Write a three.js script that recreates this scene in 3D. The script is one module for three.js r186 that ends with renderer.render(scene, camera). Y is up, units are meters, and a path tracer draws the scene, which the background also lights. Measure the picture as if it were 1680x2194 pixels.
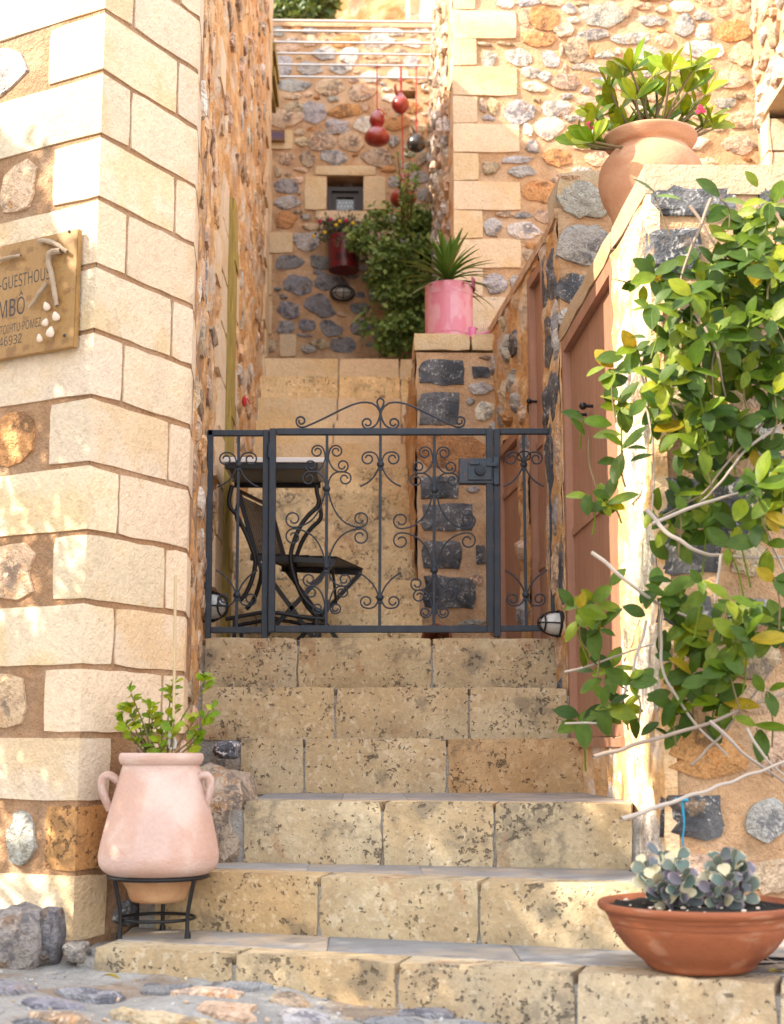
import * as THREE from 'three';
import { RoundedBoxGeometry } from 'three/addons/geometries/RoundedBoxGeometry.js';
import { mergeGeometries, mergeVertices, toCreasedNormals } from 'three/addons/utils/BufferGeometryUtils.js';

// ------------------------------------------------------------------ camera, sky, sun, exposure
const EYE = 0.6, F = 3047, CX = 840, CY = 1097;               // lens measured in units of a 1680 x 2194 picture
const PITCH = Math.atan(503 / F), YAW = -Math.atan(65 / F);
const scene = new THREE.Scene();
const camera = new THREE.PerspectiveCamera(2 * Math.atan(CY / F) * 180 / Math.PI, 784 / 1024, 0.05, 400);
camera.rotation.order = 'YXZ';
camera.position.set(0, EYE, 0);
camera.rotation.set(PITCH, YAW, 0);
camera.focus = 5.0; camera.userData.fStop = 3.6;
camera.updateMatrixWorld();
scene.add(camera);

const SUN = new THREE.Vector3(-1, 0.8, 0.41).normalize();
const sun = new THREE.DirectionalLight(new THREE.Color().setRGB(1, 0.86, 0.69), 4.2);
sun.position.copy(SUN).multiplyScalar(20).add(new THREE.Vector3(0, 1, -5));
sun.target.position.set(0, 1, -5);
sun.castShadow = true; sun.shadow.mapSize.set(4096, 4096);
Object.assign(sun.shadow.camera, { left: -9, right: 9, top: 9, bottom: -9, near: 0.5, far: 50 });
scene.add(sun, sun.target);
{
  const W = 128, H = 64, a = new Float32Array(W * H * 4);
  for (let j = 0; j < H; j++) for (let i = 0; i < W; i++) {
    const el = ((j + 0.5) / H - 0.5) * Math.PI, az = ((i + 0.5) / W - 0.5) * 2 * Math.PI;
    const v = new THREE.Vector3(Math.cos(el) * Math.cos(az), Math.sin(el), Math.cos(el) * Math.sin(az));
    const up = Math.max(0, v.y), g = Math.pow(Math.max(0, v.dot(SUN)), 6), k = (j * W + i) * 4;
    const t = Math.pow(up, 0.6);
    a[k] = 1.0 * (1 - t) + 0.72 * t + 0.45 * g; a[k + 1] = 0.95 * (1 - t) + 0.79 * t + 0.4 * g; a[k + 2] = 0.87 * (1 - t) + 0.92 * t + 0.34 * g; a[k + 3] = 1;
    if (v.y < 0) { a[k] = 0.3; a[k + 1] = 0.26; a[k + 2] = 0.2; }
  }
  const sky = new THREE.DataTexture(a, W, H, THREE.RGBAFormat, THREE.FloatType);
  sky.mapping = THREE.EquirectangularReflectionMapping; sky.magFilter = sky.minFilter = THREE.LinearFilter; sky.needsUpdate = true;
  scene.background = sky; scene.environment = sky;
}
const renderer = new THREE.WebGLRenderer({ antialias: true });
renderer.setSize(784, 1024);
renderer.shadowMap.enabled = true;
renderer.toneMapping = THREE.LinearToneMapping;
renderer.toneMappingExposure = 3.15;

// ------------------------------------------------------------------ helpers
const V3 = (x, y, z) => new THREE.Vector3(x, y, z);
function rng(seed) { let a = seed >>> 0; return () => { a = (a + 0x6D2B79F5) >>> 0; let t = Math.imul(a ^ (a >>> 15), 1 | a); t = (t + Math.imul(t ^ (t >>> 7), 61 | t)) ^ t; return ((t ^ (t >>> 14)) >>> 0) / 4294967296; }; }
const R = rng(7), rr = (a, b, r = R) => a + (b - a) * r(), pick = (l, r = R) => l[Math.floor(r() * l.length) % l.length];
// surveying: where the sight line through a measured picture point meets a plane
function ray(x, y) { return V3((x - CX) / F, (CY - y) / F, -1).applyEuler(camera.rotation); }
function P(x, y, d) { const r = ray(x, y); r.multiplyScalar(-d / r.z); r.y += EYE; return r; }
function PH(x, y, h) { const r = ray(x, y); r.multiplyScalar(h / r.y); r.y += EYE; return r; }
const tanEl = (y) => { const r = ray(775, y); return r.y / -r.z; };

const used = {};
function numbered(n) { used[n] = (used[n] ?? -1) + 1; return used[n] ? n + '_' + String(used[n]).padStart(3, '0') : n; }
function tag(o, label, category, group, kind) { Object.assign(o.userData, label && { label }, category && { category }, group && { group }, kind && { kind }); return o; }
function thing(name, label, category, o, group, kind) { const g = new THREE.Group(); g.name = numbered(name); g.position.copy(o); g.__o = o.clone(); scene.add(g); return tag(g, label, category, group, kind); }
function sub(name, o, parent) { const g = new THREE.Group(); g.name = name; g.__o = o.clone(); g.position.copy(o).sub(parent.__o); parent.add(g); return g; }
function norm(g) { if (g.index) g = g.toNonIndexed(); for (const k of Object.keys(g.attributes)) if (!['position', 'normal', 'uv', 'color'].includes(k)) g.deleteAttribute(k); if (!g.attributes.uv) boxUV(g); return g; }
function join(list) { const c = list.some((g) => g.attributes.color); return mergeGeometries(list.map((g) => { g = norm(g); if (c && !g.attributes.color) paint(g, [1, 1, 1]); return g; })); }
// a mesh whose geometry is given in world coordinates
function mesh(name, geo, mat, parent) {
  if (Array.isArray(geo)) geo = geo.length > 1 ? join(geo) : geo[0];
  if (mat.vertexColors && !geo.attributes.color) paint(geo, [1, 1, 1]);
  geo.computeBoundingBox(); const c = geo.boundingBox.getCenter(V3()); geo.translate(-c.x, -c.y, -c.z);
  const m = new THREE.Mesh(geo, mat); m.castShadow = m.receiveShadow = true; m.__o = c;
  if (parent) { m.name = name; m.position.copy(c).sub(parent.__o); parent.add(m); } else { m.name = numbered(name); m.position.copy(c); scene.add(m); }
  return m;
}
function boxUV(g, ou = 0, ov = 0) {
  const p = g.attributes.position, n = g.attributes.normal, uv = new Float32Array(p.count * 2);
  for (let i = 0; i < p.count; i++) {
    const ax = Math.abs(n.getX(i)), ay = Math.abs(n.getY(i)), az = Math.abs(n.getZ(i)), x = p.getX(i), y = p.getY(i), z = p.getZ(i);
    let u, v; if (ay > ax && ay > az) { u = x; v = z; } else if (ax > az) { u = z; v = y; } else { u = x; v = y; }
    uv[2 * i] = u + ou; uv[2 * i + 1] = v + ov;
  }
  g.setAttribute('uv', new THREE.BufferAttribute(uv, 2)); return g;
}
function paint(g, c, j = 0, r = R) {
  const n = g.attributes.position.count, a = new Float32Array(n * 3);
  for (let i = 0; i < n; i++) { const k = 1 + (j ? rr(-j, j, r) : 0); a[3 * i] = c[0] * k; a[3 * i + 1] = c[1] * k; a[3 * i + 2] = c[2] * k; }
  g.setAttribute('color', new THREE.BufferAttribute(a, 3)); return g;
}
function box(x0, x1, y0, y1, z0, z1, r = 0) {
  const w = x1 - x0, h = y1 - y0, d = z1 - z0;
  const g = r ? new RoundedBoxGeometry(w, h, d, 2, Math.min(r, w / 2.01, h / 2.01, d / 2.01)) : new THREE.BoxGeometry(w, h, d);
  return boxUV(norm(g.translate((x0 + x1) / 2, (y0 + y1) / 2, (z0 + z1) / 2)));
}
function bar(a, b, w, h, r = 0.002, up = V3(0, 1, 0)) {     // a straight rectangular bar from a to b
  const d = b.clone().sub(a), L = d.length(); d.normalize();
  let s = up.clone().cross(d); if (s.length() < 1e-3) s = V3(1, 0, 0).cross(d); s.normalize(); const u = d.clone().cross(s);
  const g = norm(new RoundedBoxGeometry(w, h, L, 1, Math.min(r, w / 2.01, h / 2.01)));
  return g.applyMatrix4(new THREE.Matrix4().makeBasis(s, u, d).setPosition(a.clone().add(b).multiplyScalar(0.5)));
}
function tube(pts, r, seg, rad = 6, taper) {
  const c = new THREE.CatmullRomCurve3(pts, false, 'centripetal'); const n = seg ?? pts.length * 3;
  const g = new THREE.TubeGeometry(c, n, r, rad, false);
  if (taper) { const p = g.attributes.position, q = V3(); for (let i = 0; i <= n; i++) { c.getPointAt(i / n, q); const k = 1 + (taper - 1) * i / n; for (let j = 0; j <= rad; j++) { const m = i * (rad + 1) + j; p.setXYZ(m, q.x + (p.getX(m) - q.x) * k, q.y + (p.getY(m) - q.y) * k, q.z + (p.getZ(m) - q.z) * k); } } g.computeVertexNormals(); }
  return norm(g);
}
function ball(c, r, sx = 1, sy = 1, sz = 1, n = 12) { return norm(new THREE.SphereGeometry(r, n, Math.round(n * 0.7)).scale(sx, sy, sz).translate(c.x, c.y, c.z)); }
function lathe(prof, c, n = 48) {                           // prof: [radius, height] pairs
  const pts = new THREE.SplineCurve(prof.map((p) => new THREE.Vector2(p[0], p[1]))).getPoints(prof.length * 5);
  return norm(new THREE.LatheGeometry(pts.map((p) => new THREE.Vector2(Math.max(0.0005, p.x), p.y)), n)).translate(c.x, c.y, c.z);
}
// value noise in 3-D
const HN = (() => { const t = new Float32Array(4096), r = rng(99); for (let i = 0; i < 4096; i++) t[i] = r() * 2 - 1; return (x, y, z) => t[((x * 73856093) ^ (y * 19349663) ^ (z * 83492791)) & 4095]; })();
function n3(x, y, z) {
  const X = Math.floor(x), Y = Math.floor(y), Z = Math.floor(z), s = (t) => t * t * (3 - 2 * t), u = s(x - X), v = s(y - Y), w = s(z - Z), L = (a, b, t) => a + (b - a) * t;
  return L(L(L(HN(X, Y, Z), HN(X + 1, Y, Z), u), L(HN(X, Y + 1, Z), HN(X + 1, Y + 1, Z), u), v), L(L(HN(X, Y, Z + 1), HN(X + 1, Y, Z + 1), u), L(HN(X, Y + 1, Z + 1), HN(X + 1, Y + 1, Z + 1), u), v), w);
}
const f3 = (x, y, z, o = 4) => { let a = 0, k = 1; for (let i = 0; i < o; i++) { a += n3(x, y, z) * k; x = x * 2.03 + 7.1; y = y * 2.03 + 3.7; z = z * 2.03 + 5.3; k *= 0.5; } return a; };
function rough(g, amp, fr, seed = 0) {                      // push the vertices of a welded shape about
  const p = g.attributes.position;
  for (let i = 0; i < p.count; i++) { const x = p.getX(i) * fr + seed, y = p.getY(i) * fr, z = p.getZ(i) * fr; p.setXYZ(i, p.getX(i) + amp * f3(x, y, z), p.getY(i) + amp * f3(x + 31, y, z), p.getZ(i) + amp * f3(x, y + 57, z)); }
  return g;
}

// ------------------------------------------------------------------ textures
function field(N, per, oct, seed, gain = 0.5, ridge = false) {  // tileable noise, about -1..1
  const out = new Float32Array(N * N); let amp = 1, tot = 0;
  for (let o = 0; o < oct; o++) {
    const r = rng(seed * 131 + o * 17 + 5), L = new Float32Array(per * per); for (let i = 0; i < L.length; i++) L[i] = r() * 2 - 1;
    for (let j = 0; j < N; j++) {
      const y = j / N * per, Y = Math.floor(y), fy = y - Y, v = fy * fy * (3 - 2 * fy), r0 = (Y % per) * per, r1 = ((Y + 1) % per) * per;
      for (let i = 0; i < N; i++) {
        const x = i / N * per, X = Math.floor(x), fx = x - X, u = fx * fx * (3 - 2 * fx), a = X % per, b = (X + 1) % per;
        let q = (L[r0 + a] * (1 - u) + L[r0 + b] * u) * (1 - v) + (L[r1 + a] * (1 - u) + L[r1 + b] * u) * v;
        if (ridge) q = 1 - 2 * Math.abs(q); out[j * N + i] += q * amp;
      }
    }
    tot += amp * (ridge ? 1 : 0.75); amp *= gain; per *= 2; if (per > N / 2) break;
  }
  for (let i = 0; i < out.length; i++) out[i] /= tot; return out;
}
const s8 = (v) => { v = Math.min(1, Math.max(0, v)); return 255 * (v <= 0.0031308 ? 12.92 * v : 1.055 * Math.pow(v, 1 / 2.4) - 0.055); };
function textures(N, metres, fn) {                          // fn(i) -> [r, g, b (linear), height 0..1]
  const c = new Uint8Array(N * N * 4), b = new Uint8Array(N * N * 4);
  for (let i = 0; i < N * N; i++) { const q = fn(i), k = 4 * i; c[k] = s8(q[0]); c[k + 1] = s8(q[1]); c[k + 2] = s8(q[2]); c[k + 3] = 255; b[k] = b[k + 1] = b[k + 2] = Math.min(255, Math.max(0, q[3] * 255)); b[k + 3] = 255; }
  return [[c, THREE.SRGBColorSpace], [b, THREE.NoColorSpace]].map(([d, cs]) => { const t = new THREE.DataTexture(d, N, N); t.wrapS = t.wrapT = THREE.RepeatWrapping; t.magFilter = THREE.LinearFilter; t.minFilter = THREE.LinearMipmapLinearFilter; t.generateMipmaps = true; t.colorSpace = cs; t.repeat.set(1 / metres, 1 / metres); t.needsUpdate = true; return t; });
}
const lerp = (a, b, t) => a + (b - a) * t, mix3 = (a, b, t) => [lerp(a[0], b[0], t), lerp(a[1], b[1], t), lerp(a[2], b[2], t)], clamp = (x, a = 0, b = 1) => Math.min(b, Math.max(a, x)), smooth = (a, b, x) => { x = clamp((x - a) / (b - a)); return x * x * (3 - 2 * x); };
const stdm = (o) => new THREE.MeshStandardMaterial({ roughness: 0.9, ...o });
function texMat(N, metres, bump, fn, o = {}) { const [map, bumpMap] = textures(N, metres, fn); return stdm({ map, bumpMap, bumpScale: bump, vertexColors: true, ...o }); }
const M = {};
{
  const N = 1024, A = field(N, 4, 6, 1), B = field(N, 9, 6, 2), C = field(N, 64, 4, 3, 0.7), D = field(N, 6, 5, 4), E = field(N, 14, 6, 5, 0.62, true), G = field(N, 128, 3, 6, 0.8), Hh = field(N, 24, 5, 8, 0.6), S = field(N, 5, 6, 9, 0.6), K = field(N, 40, 4, 12, 0.6);
  const PT = field(N, 52, 4, 14, 0.65), P2 = field(N, 110, 3, 15, 0.7);
  // soft limestone ashlar
  M.lime = texMat(N, 0.9, 0.0042, (i) => { const st = smooth(0.1, 0.7, A[i] + 0.4 * B[i]), k = 1 + 0.07 * B[i] + 0.10 * C[i] + 0.10 * G[i]; let c = mix3([0.68, 0.555, 0.415], [0.63, 0.475, 0.30], st); const pit = smooth(0.42, 0.6, K[i] + 0.35 * S[i]); c = mix3(c, [0.42, 0.29, 0.16], pit * 0.22); return [c[0] * k, c[1] * k, c[2] * k, 0.55 + 0.22 * C[i] + 0.26 * G[i] + 0.06 * P2[i] - 0.12 * pit]; });
  // pitted, weathered step stone
  M.trav = texMat(N, 0.8, 0.007, (i) => { const cl = smooth(-0.4, 0.45, S[i] + 0.35 * D[i]), pit = smooth(0.33, 0.55, PT[i] * 0.80 + 0.55 * P2[i] - 0.24 + 0.34 * cl), k = 1 + 0.13 * B[i] + 0.13 * C[i] + 0.09 * G[i]; let c = mix3([0.50, 0.405, 0.27], [0.43, 0.32, 0.19], smooth(-0.2, 0.6, A[i])); c = mix3(c, [0.20, 0.165, 0.12], 0.72 * smooth(0.10, 0.70, D[i] + 0.45 * Hh[i] + 0.45 * C[i])); c = mix3(c, [0.36, 0.18, 0.085], 0.5 * smooth(0.58, 0.88, A[(i + 350 * N + 411) % (N * N)] + 0.3 * Hh[i])); c = mix3(c, [0.62, 0.53, 0.40], 0.5 * smooth(0.35, 0.7, K[i] - 0.3 * D[i])); c = mix3(c, [0.075, 0.058, 0.044], 0.72 * pit); return [c[0] * k, c[1] * k, c[2] * k, 0.7 + 0.1 * B[i] + 0.14 * C[i] - 0.55 * pit]; });
  // rubble limestone: multiplies the tone of each stone
  M.rock = texMat(N, 0.5, 0.020, (i) => { const k = 0.84 + 0.22 * B[i] + 0.30 * C[i] + 0.14 * E[i]; let c = [1, 0.97, 0.93]; c = mix3(c, [1, 0.68, 0.40], 0.8 * smooth(0.10, 0.45, S[i] + 0.35 * Hh[i])); c = mix3(c, [0.40, 0.40, 0.44], 0.85 * smooth(0.10, 0.34, D[i] + 0.5 * E[i] + 0.25 * C[i] - 0.12)); c = mix3(c, [1.35, 1.32, 1.28], 0.75 * smooth(0.22, 0.5, Hh[i] + 0.3 * C[i])); return [c[0] * k, c[1] * k, c[2] * k, 0.5 + 0.26 * E[i] + 0.3 * B[i] + 0.14 * C[i] + 0.06 * G[i]]; }, { roughness: 0.85 });
  // dark blue-grey stone with pale scratches
  M.dark = texMat(N, 0.5, 0.012, (i) => { const vein = smooth(0.52, 0.80, E[i] + 0.45 * C[i]) , k = 1 + 0.35 * B[i] + 0.3 * C[i]; let c = mix3([0.052, 0.055, 0.066], [0.12, 0.118, 0.125], smooth(-0.2, 0.5, A[i])); c = mix3(c, [0.50, 0.48, 0.45], 0.62 * vein); c = mix3(c, [0.30, 0.19, 0.10], 0.6 * smooth(0.42, 0.7, D[i])); return [c[0] * k, c[1] * k, c[2] * k, 0.5 + 0.3 * E[i] + 0.25 * B[i] + 0.1 * C[i]]; }, { roughness: 0.75 });
  M.mortar = texMat(N, 0.7, 0.010, (i) => { const k = 1 + 0.22 * B[i] + 0.16 * C[i] + 0.10 * G[i]; const c = mix3([0.49, 0.30, 0.165], [0.55, 0.37, 0.23], smooth(-0.3, 0.4, D[i])); return [c[0] * k, c[1] * k, c[2] * k, 0.5 + 0.25 * B[i] + 0.2 * C[i] + 0.14 * G[i]]; });
  // rough wall where mortar laps over the stones
  M.rough = texMat(N, 0.9, 0.022, (i) => { const k = 1 + 0.16 * B[i] + 0.14 * C[i]; let c = mix3([0.56, 0.29, 0.105], [0.60, 0.38, 0.19], smooth(-0.3, 0.3, B[i])); c = mix3(c, [0.64, 0.54, 0.43], 0.7 * smooth(0.12, 0.36, S[i])); c = mix3(c, [0.40, 0.35, 0.31], 0.4 * smooth(0.14, 0.34, D[i] + 0.3 * Hh[i])); return [c[0] * k, c[1] * k, c[2] * k, 0.5 + 0.3 * B[i] + 0.2 * E[i] + 0.12 * C[i]]; });
  M.slate = texMat(N, 0.8, 0.004, (i) => { const k = 1 + 0.2 * B[i] + 0.1 * C[i]; let c = mix3([0.27, 0.265, 0.265], [0.38, 0.32, 0.26], smooth(-0.1, 0.4, D[i])); c = mix3(c, [0.16, 0.15, 0.145], 0.6 * smooth(0.15, 0.6, S[i] + 0.3 * Hh[i])); return [c[0] * k, c[1] * k, c[2] * k, 0.5 + 0.3 * B[i] + 0.1 * C[i]]; }, { roughness: 0.6 });
  M.cement = texMat(N, 1.1, 0.012, (i) => { const k = 1 + 0.22 * B[i] + 0.18 * C[i] + 0.1 * G[i]; const c = mix3([0.30, 0.285, 0.265], [0.24, 0.18, 0.13], smooth(-0.1, 0.4, S[i])); return [c[0] * k, c[1] * k, c[2] * k, 0.5 + 0.3 * B[i] + 0.2 * C[i] + 0.1 * G[i]]; });
  M.terra = texMat(512, 0.5, 0.002, ((q, w, e) => (i) => { const k = 1 + 0.12 * q[i] + 0.06 * w[i]; const c = mix3(mix3([0.30, 0.090, 0.034], [0.205, 0.056, 0.022], smooth(-0.2, 0.5, e[i])), [0.36, 0.19, 0.12], 0.5 * smooth(0.25, 0.7, q[i] - 0.3 * e[i])); return [c[0] * k, c[1] * k, c[2] * k, 0.5 + 0.2 * q[i] + 0.2 * w[i]]; })(field(512, 8, 5, 21), field(512, 64, 3, 22), field(512, 4, 5, 23)), { roughness: 0.75 });
  M.clay = texMat(512, 0.5, 0.002, ((q, w, e) => (i) => { const k = 1 + 0.07 * q[i] + 0.05 * w[i]; let c = mix3([0.56, 0.39, 0.335], [0.53, 0.335, 0.265], smooth(-0.2, 0.5, e[i])); c = mix3(c, [0.62, 0.50, 0.44], 0.5 * smooth(-0.1, 0.6, q[i] - 0.3 * e[i])); return [c[0] * k, c[1] * k, c[2] * k, 0.5 + 0.2 * q[i] + 0.2 * w[i]]; })(field(512, 5, 5, 31), field(512, 64, 3, 32), field(512, 4, 5, 33)), { roughness: 0.85 });
  M.pink = texMat(512, 0.35, 0.001, ((q, w) => (i) => { const st = smooth(0.0, 0.5, q[i]); const c = mix3([0.62, 0.20, 0.27], [0.65, 0.31, 0.37], st); return [c[0], c[1] * (1 + 0.1 * w[i]), c[2], 0.5 + 0.2 * w[i]]; })(field(512, 5, 5, 41), field(512, 20, 4, 42)), { roughness: 0.45 });
  M.redPot = texMat(512, 0.4, 0.001, ((q, w) => (i) => { const c = mix3([0.15, 0.012, 0.016], [0.06, 0.012, 0.016], smooth(0, 0.5, q[i])); return [c[0], c[1], c[2], 0.5 + 0.2 * w[i]]; })(field(512, 6, 5, 43), field(512, 20, 4, 44)), { roughness: 0.35 });
  M.door = texMat(512, 0.8, 0.0012, ((q, w) => (i) => { const st = w[(((i >> 9) >> 4) * 512 + (i & 511)) % 262144], k = 1 + 0.16 * q[i] + 0.13 * st + 0.05 * w[i]; return [0.335 * k, 0.168 * k, 0.105 * k, 0.5 + 0.35 * st + 0.1 * w[i]]; })(field(512, 3, 5, 45), field(512, 40, 3, 46)), { roughness: 0.5 });
  M.board = texMat(512, 0.3, 0.002, ((q, w) => (i) => { const k = 1 + 0.12 * q[i]; const c = mix3([0.32, 0.175, 0.055], [0.23, 0.115, 0.034], smooth(0, 0.5, w[i])); return [c[0] * k, c[1] * k, c[2] * k, 0.5 + 0.3 * q[i]]; })(field(512, 24, 4, 47), field(512, 5, 5, 48)), { roughness: 0.55 });
  M.yellowWood = texMat(512, 0.5, 0.004, ((q, w) => (i) => { const x = i % 512, k = 1 + 0.25 * q[(x + 512 * ((i >> 9) >> 4)) % 262144] + 0.15 * w[i]; return [0.33 * k, 0.23 * k, 0.05 * k, 0.5 + 0.4 * q[(x + 512 * ((i >> 9) >> 4)) % 262144]]; })(field(512, 64, 3, 49), field(512, 6, 5, 50)), { roughness: 0.7 });
  M.soil = texMat(512, 0.15, 0.01, ((q) => (i) => { const k = 0.6 + 0.5 * q[i], w = q[i] > 0.62 ? 0.25 : 0; return [0.022 * k + w, 0.016 * k + w * 0.9, 0.012 * k + w * 0.8, 0.5 + 0.5 * q[i]]; })(field(512, 32, 4, 51, 0.8)));
}
const plain = (r, g, b, o) => stdm({ color: new THREE.Color().setRGB(r, g, b), ...o });
const phys = (r, g, b, o) => new THREE.MeshPhysicalMaterial({ color: new THREE.Color().setRGB(r, g, b), ...o });
M.iron = texMat(512, 0.25, 0.0006, ((q, w) => (i) => { const k = 1 + 0.3 * q[i] + 0.2 * w[i]; const c = mix3([0.028, 0.043, 0.064], [0.085, 0.040, 0.020], 0.75 * smooth(0.42, 0.62, q[i] + 0.4 * w[i])); return [c[0] * k, c[1] * k, c[2] * k, 0.5 + 0.3 * w[i] + 0.2 * q[i]]; })(field(512, 6, 5, 71), field(512, 40, 4, 72)), { roughness: 0.45, metalness: 0.25 });
M.blackIron = plain(0.012, 0.012, 0.014, { roughness: 0.45, metalness: 0.3 });
M.steel = plain(0.62, 0.60, 0.58, { roughness: 0.35, metalness: 0.6 });
M.white = plain(0.74, 0.70, 0.68, { roughness: 0.5 });
M.gourdRed = phys(0.27, 0.022, 0.014, { roughness: 0.35, clearcoat: 0.7, clearcoatRoughness: 0.25 });
M.gourdBlack = phys(0.014, 0.014, 0.016, { roughness: 0.35, clearcoat: 0.7, clearcoatRoughness: 0.25 });
M.redCord = plain(0.45, 0.02, 0.03); M.blueCord = plain(0.02, 0.26, 0.42); M.wick = plain(0.5, 0.46, 0.42);
M.twig = plain(0.34, 0.28, 0.24); M.driftwood = plain(0.36, 0.27, 0.19); M.stem = plain(0.16, 0.12, 0.06); M.cane = plain(0.50, 0.38, 0.22);
M.shell = plain(0.68, 0.55, 0.44, { roughness: 0.5 });
M.frame = plain(0.030, 0.020, 0.020, { roughness: 0.5 });
M.cloth = plain(0.34, 0.33, 0.32);
M.glass = phys(1, 1, 1, { roughness: 0.03, transmission: 1, thickness: 0 });
M.frost = phys(0.72, 0.72, 0.69, { roughness: 0.15, transmission: 0.4, thickness: 0 });
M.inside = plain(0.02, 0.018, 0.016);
M.pinkPlastic = plain(0.62, 0.16, 0.32, { roughness: 0.4 }); M.bristle = plain(0.72, 0.55, 0.42);
M.flower = plain(0.55, 0.04, 0.10, { roughness: 0.7 }); M.magenta = plain(0.5, 0.01, 0.12); M.yellowPetal = plain(0.7, 0.45, 0.02);
const leafMap = textures(256, 1, ((q, w) => (i) => { const u = Math.abs((i % 256) / 255 - 0.5) * 2, v = (i >> 8) / 255, rib = 1 - smooth(0.02, 0.07, u), ph = (v * 7 - u * 1.3) % 1, vein = (1 - smooth(0.02, 0.10, Math.abs(((ph + 1) % 1) - 0.5) * 2 * 0.5)) * 0.6 * (1 - u * 0.6), k = 0.86 + 0.16 * q[i] + 0.10 * w[i], e = smooth(0.82, 1, u), t = clamp(0.55 * rib + 0.35 * vein + 0.25 * e); return [k * lerp(0.82, 1.0, t) + 0.12 * Math.max(0, w[i]), k * lerp(0.86, 1.0, t), k * lerp(0.8, 1.0, t), 0.5 - 0.3 * rib - 0.15 * vein + 0.2 * q[i]]; })(field(256, 6, 4, 81), field(256, 3, 3, 82)));
const leafM = (r, g, b, t = 0.35, o = {}) => phys(r, g, b, { roughness: 0.45, specularIntensity: 0.4, transmission: t, thickness: 0, map: leafMap[0], bumpMap: leafMap[1], bumpScale: 0.0012, ...o });
M.leaf = [leafM(0.13, 0.22, 0.008, 0.42), leafM(0.21, 0.30, 0.008, 0.42), leafM(0.34, 0.39, 0.012, 0.42), leafM(0.07, 0.135, 0.008)];
M.leafYellow = leafM(0.50, 0.36, 0.02);
M.leafBright = [leafM(0.33, 0.45, 0.016), leafM(0.21, 0.35, 0.014), leafM(0.46, 0.52, 0.022)];
M.foliage = phys(1, 1, 1, { roughness: 0.7, transmission: 0.3, thickness: 0 });
M.spike = [leafM(0.11, 0.22, 0.03), leafM(0.17, 0.28, 0.045), leafM(0.28, 0.34, 0.09)];
M.succulent = [leafM(0.17, 0.20, 0.18, 0.1), leafM(0.26, 0.25, 0.25, 0.1), leafM(0.50, 0.45, 0.30, 0.1), leafM(0.26, 0.19, 0.23, 0.1), leafM(0.09, 0.135, 0.115, 0.1)];

// ------------------------------------------------------------------ walls: a plan line that stones are laid along
class Face {
  constructor(pts) {                                        // [x, depth] pairs, left to right as seen from outside
    this.p = pts; this.t = []; this.n = []; this.len = [0];
    for (let i = 0; i + 1 < pts.length; i++) { const dx = pts[i + 1][0] - pts[i][0], dd = pts[i + 1][1] - pts[i][1], L = Math.hypot(dx, dd); this.t.push([dx / L, dd / L]); this.n.push([dd / L, -dx / L]); this.len.push(this.len[i] + L); }
  }
  get total() { return this.len[this.len.length - 1]; }
  at(s, y, o = 0) {
    let i = 0; while (i < this.t.length - 1 && s > this.len[i + 1] + 1e-7) i++;
    let n = this.n[i];
    if (i + 1 < this.t.length && Math.abs(s - this.len[i + 1]) < 1e-6) { const b = this.n[i + 1], k = 1 + n[0] * b[0] + n[1] * b[1]; n = [(n[0] + b[0]) / k, (n[1] + b[1]) / k]; }
    const a = s - this.len[i];
    return V3(this.p[i][0] + this.t[i][0] * a + n[0] * o, y + EYE, -(this.p[i][1] + this.t[i][1] * a + n[1] * o));
  }
  pix(x, y, i = 0) {                                        // measured picture point -> [s, y] on segment i
    const r = ray(x, y), n = this.n[i], dx = r.x, dd = -r.z, k = (this.p[i][0] * n[0] + this.p[i][1] * n[1]) / (dx * n[0] + dd * n[1]);
    return [this.len[i] + (dx * k - this.p[i][0]) * this.t[i][0] + (dd * k - this.p[i][1]) * this.t[i][1], r.y * k];
  }
  rect(x0, y0, x1, y1, i = 0) { const a = this.pix(x0, (y0 + y1) / 2, i), b = this.pix(x1, (y0 + y1) / 2, i), c = this.pix((x0 + x1) / 2, y0, i), d = this.pix((x0 + x1) / 2, y1, i); return [a[0], b[0], d[1], c[1]]; }
}
const TONE = {
  w: [0.76, 0.70, 0.63], s: [0.30, 0.30, 0.33], g: [0.52, 0.50, 0.49], d: [0.17, 0.17, 0.19], o: [0.60, 0.31, 0.13], p: [0.72, 0.52, 0.37], b: [0.62, 0.49, 0.34], l: [1, 1, 1], y: [0.92, 0.9, 0.78], q: [0.85, 0.55, 0.32],
};
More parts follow.
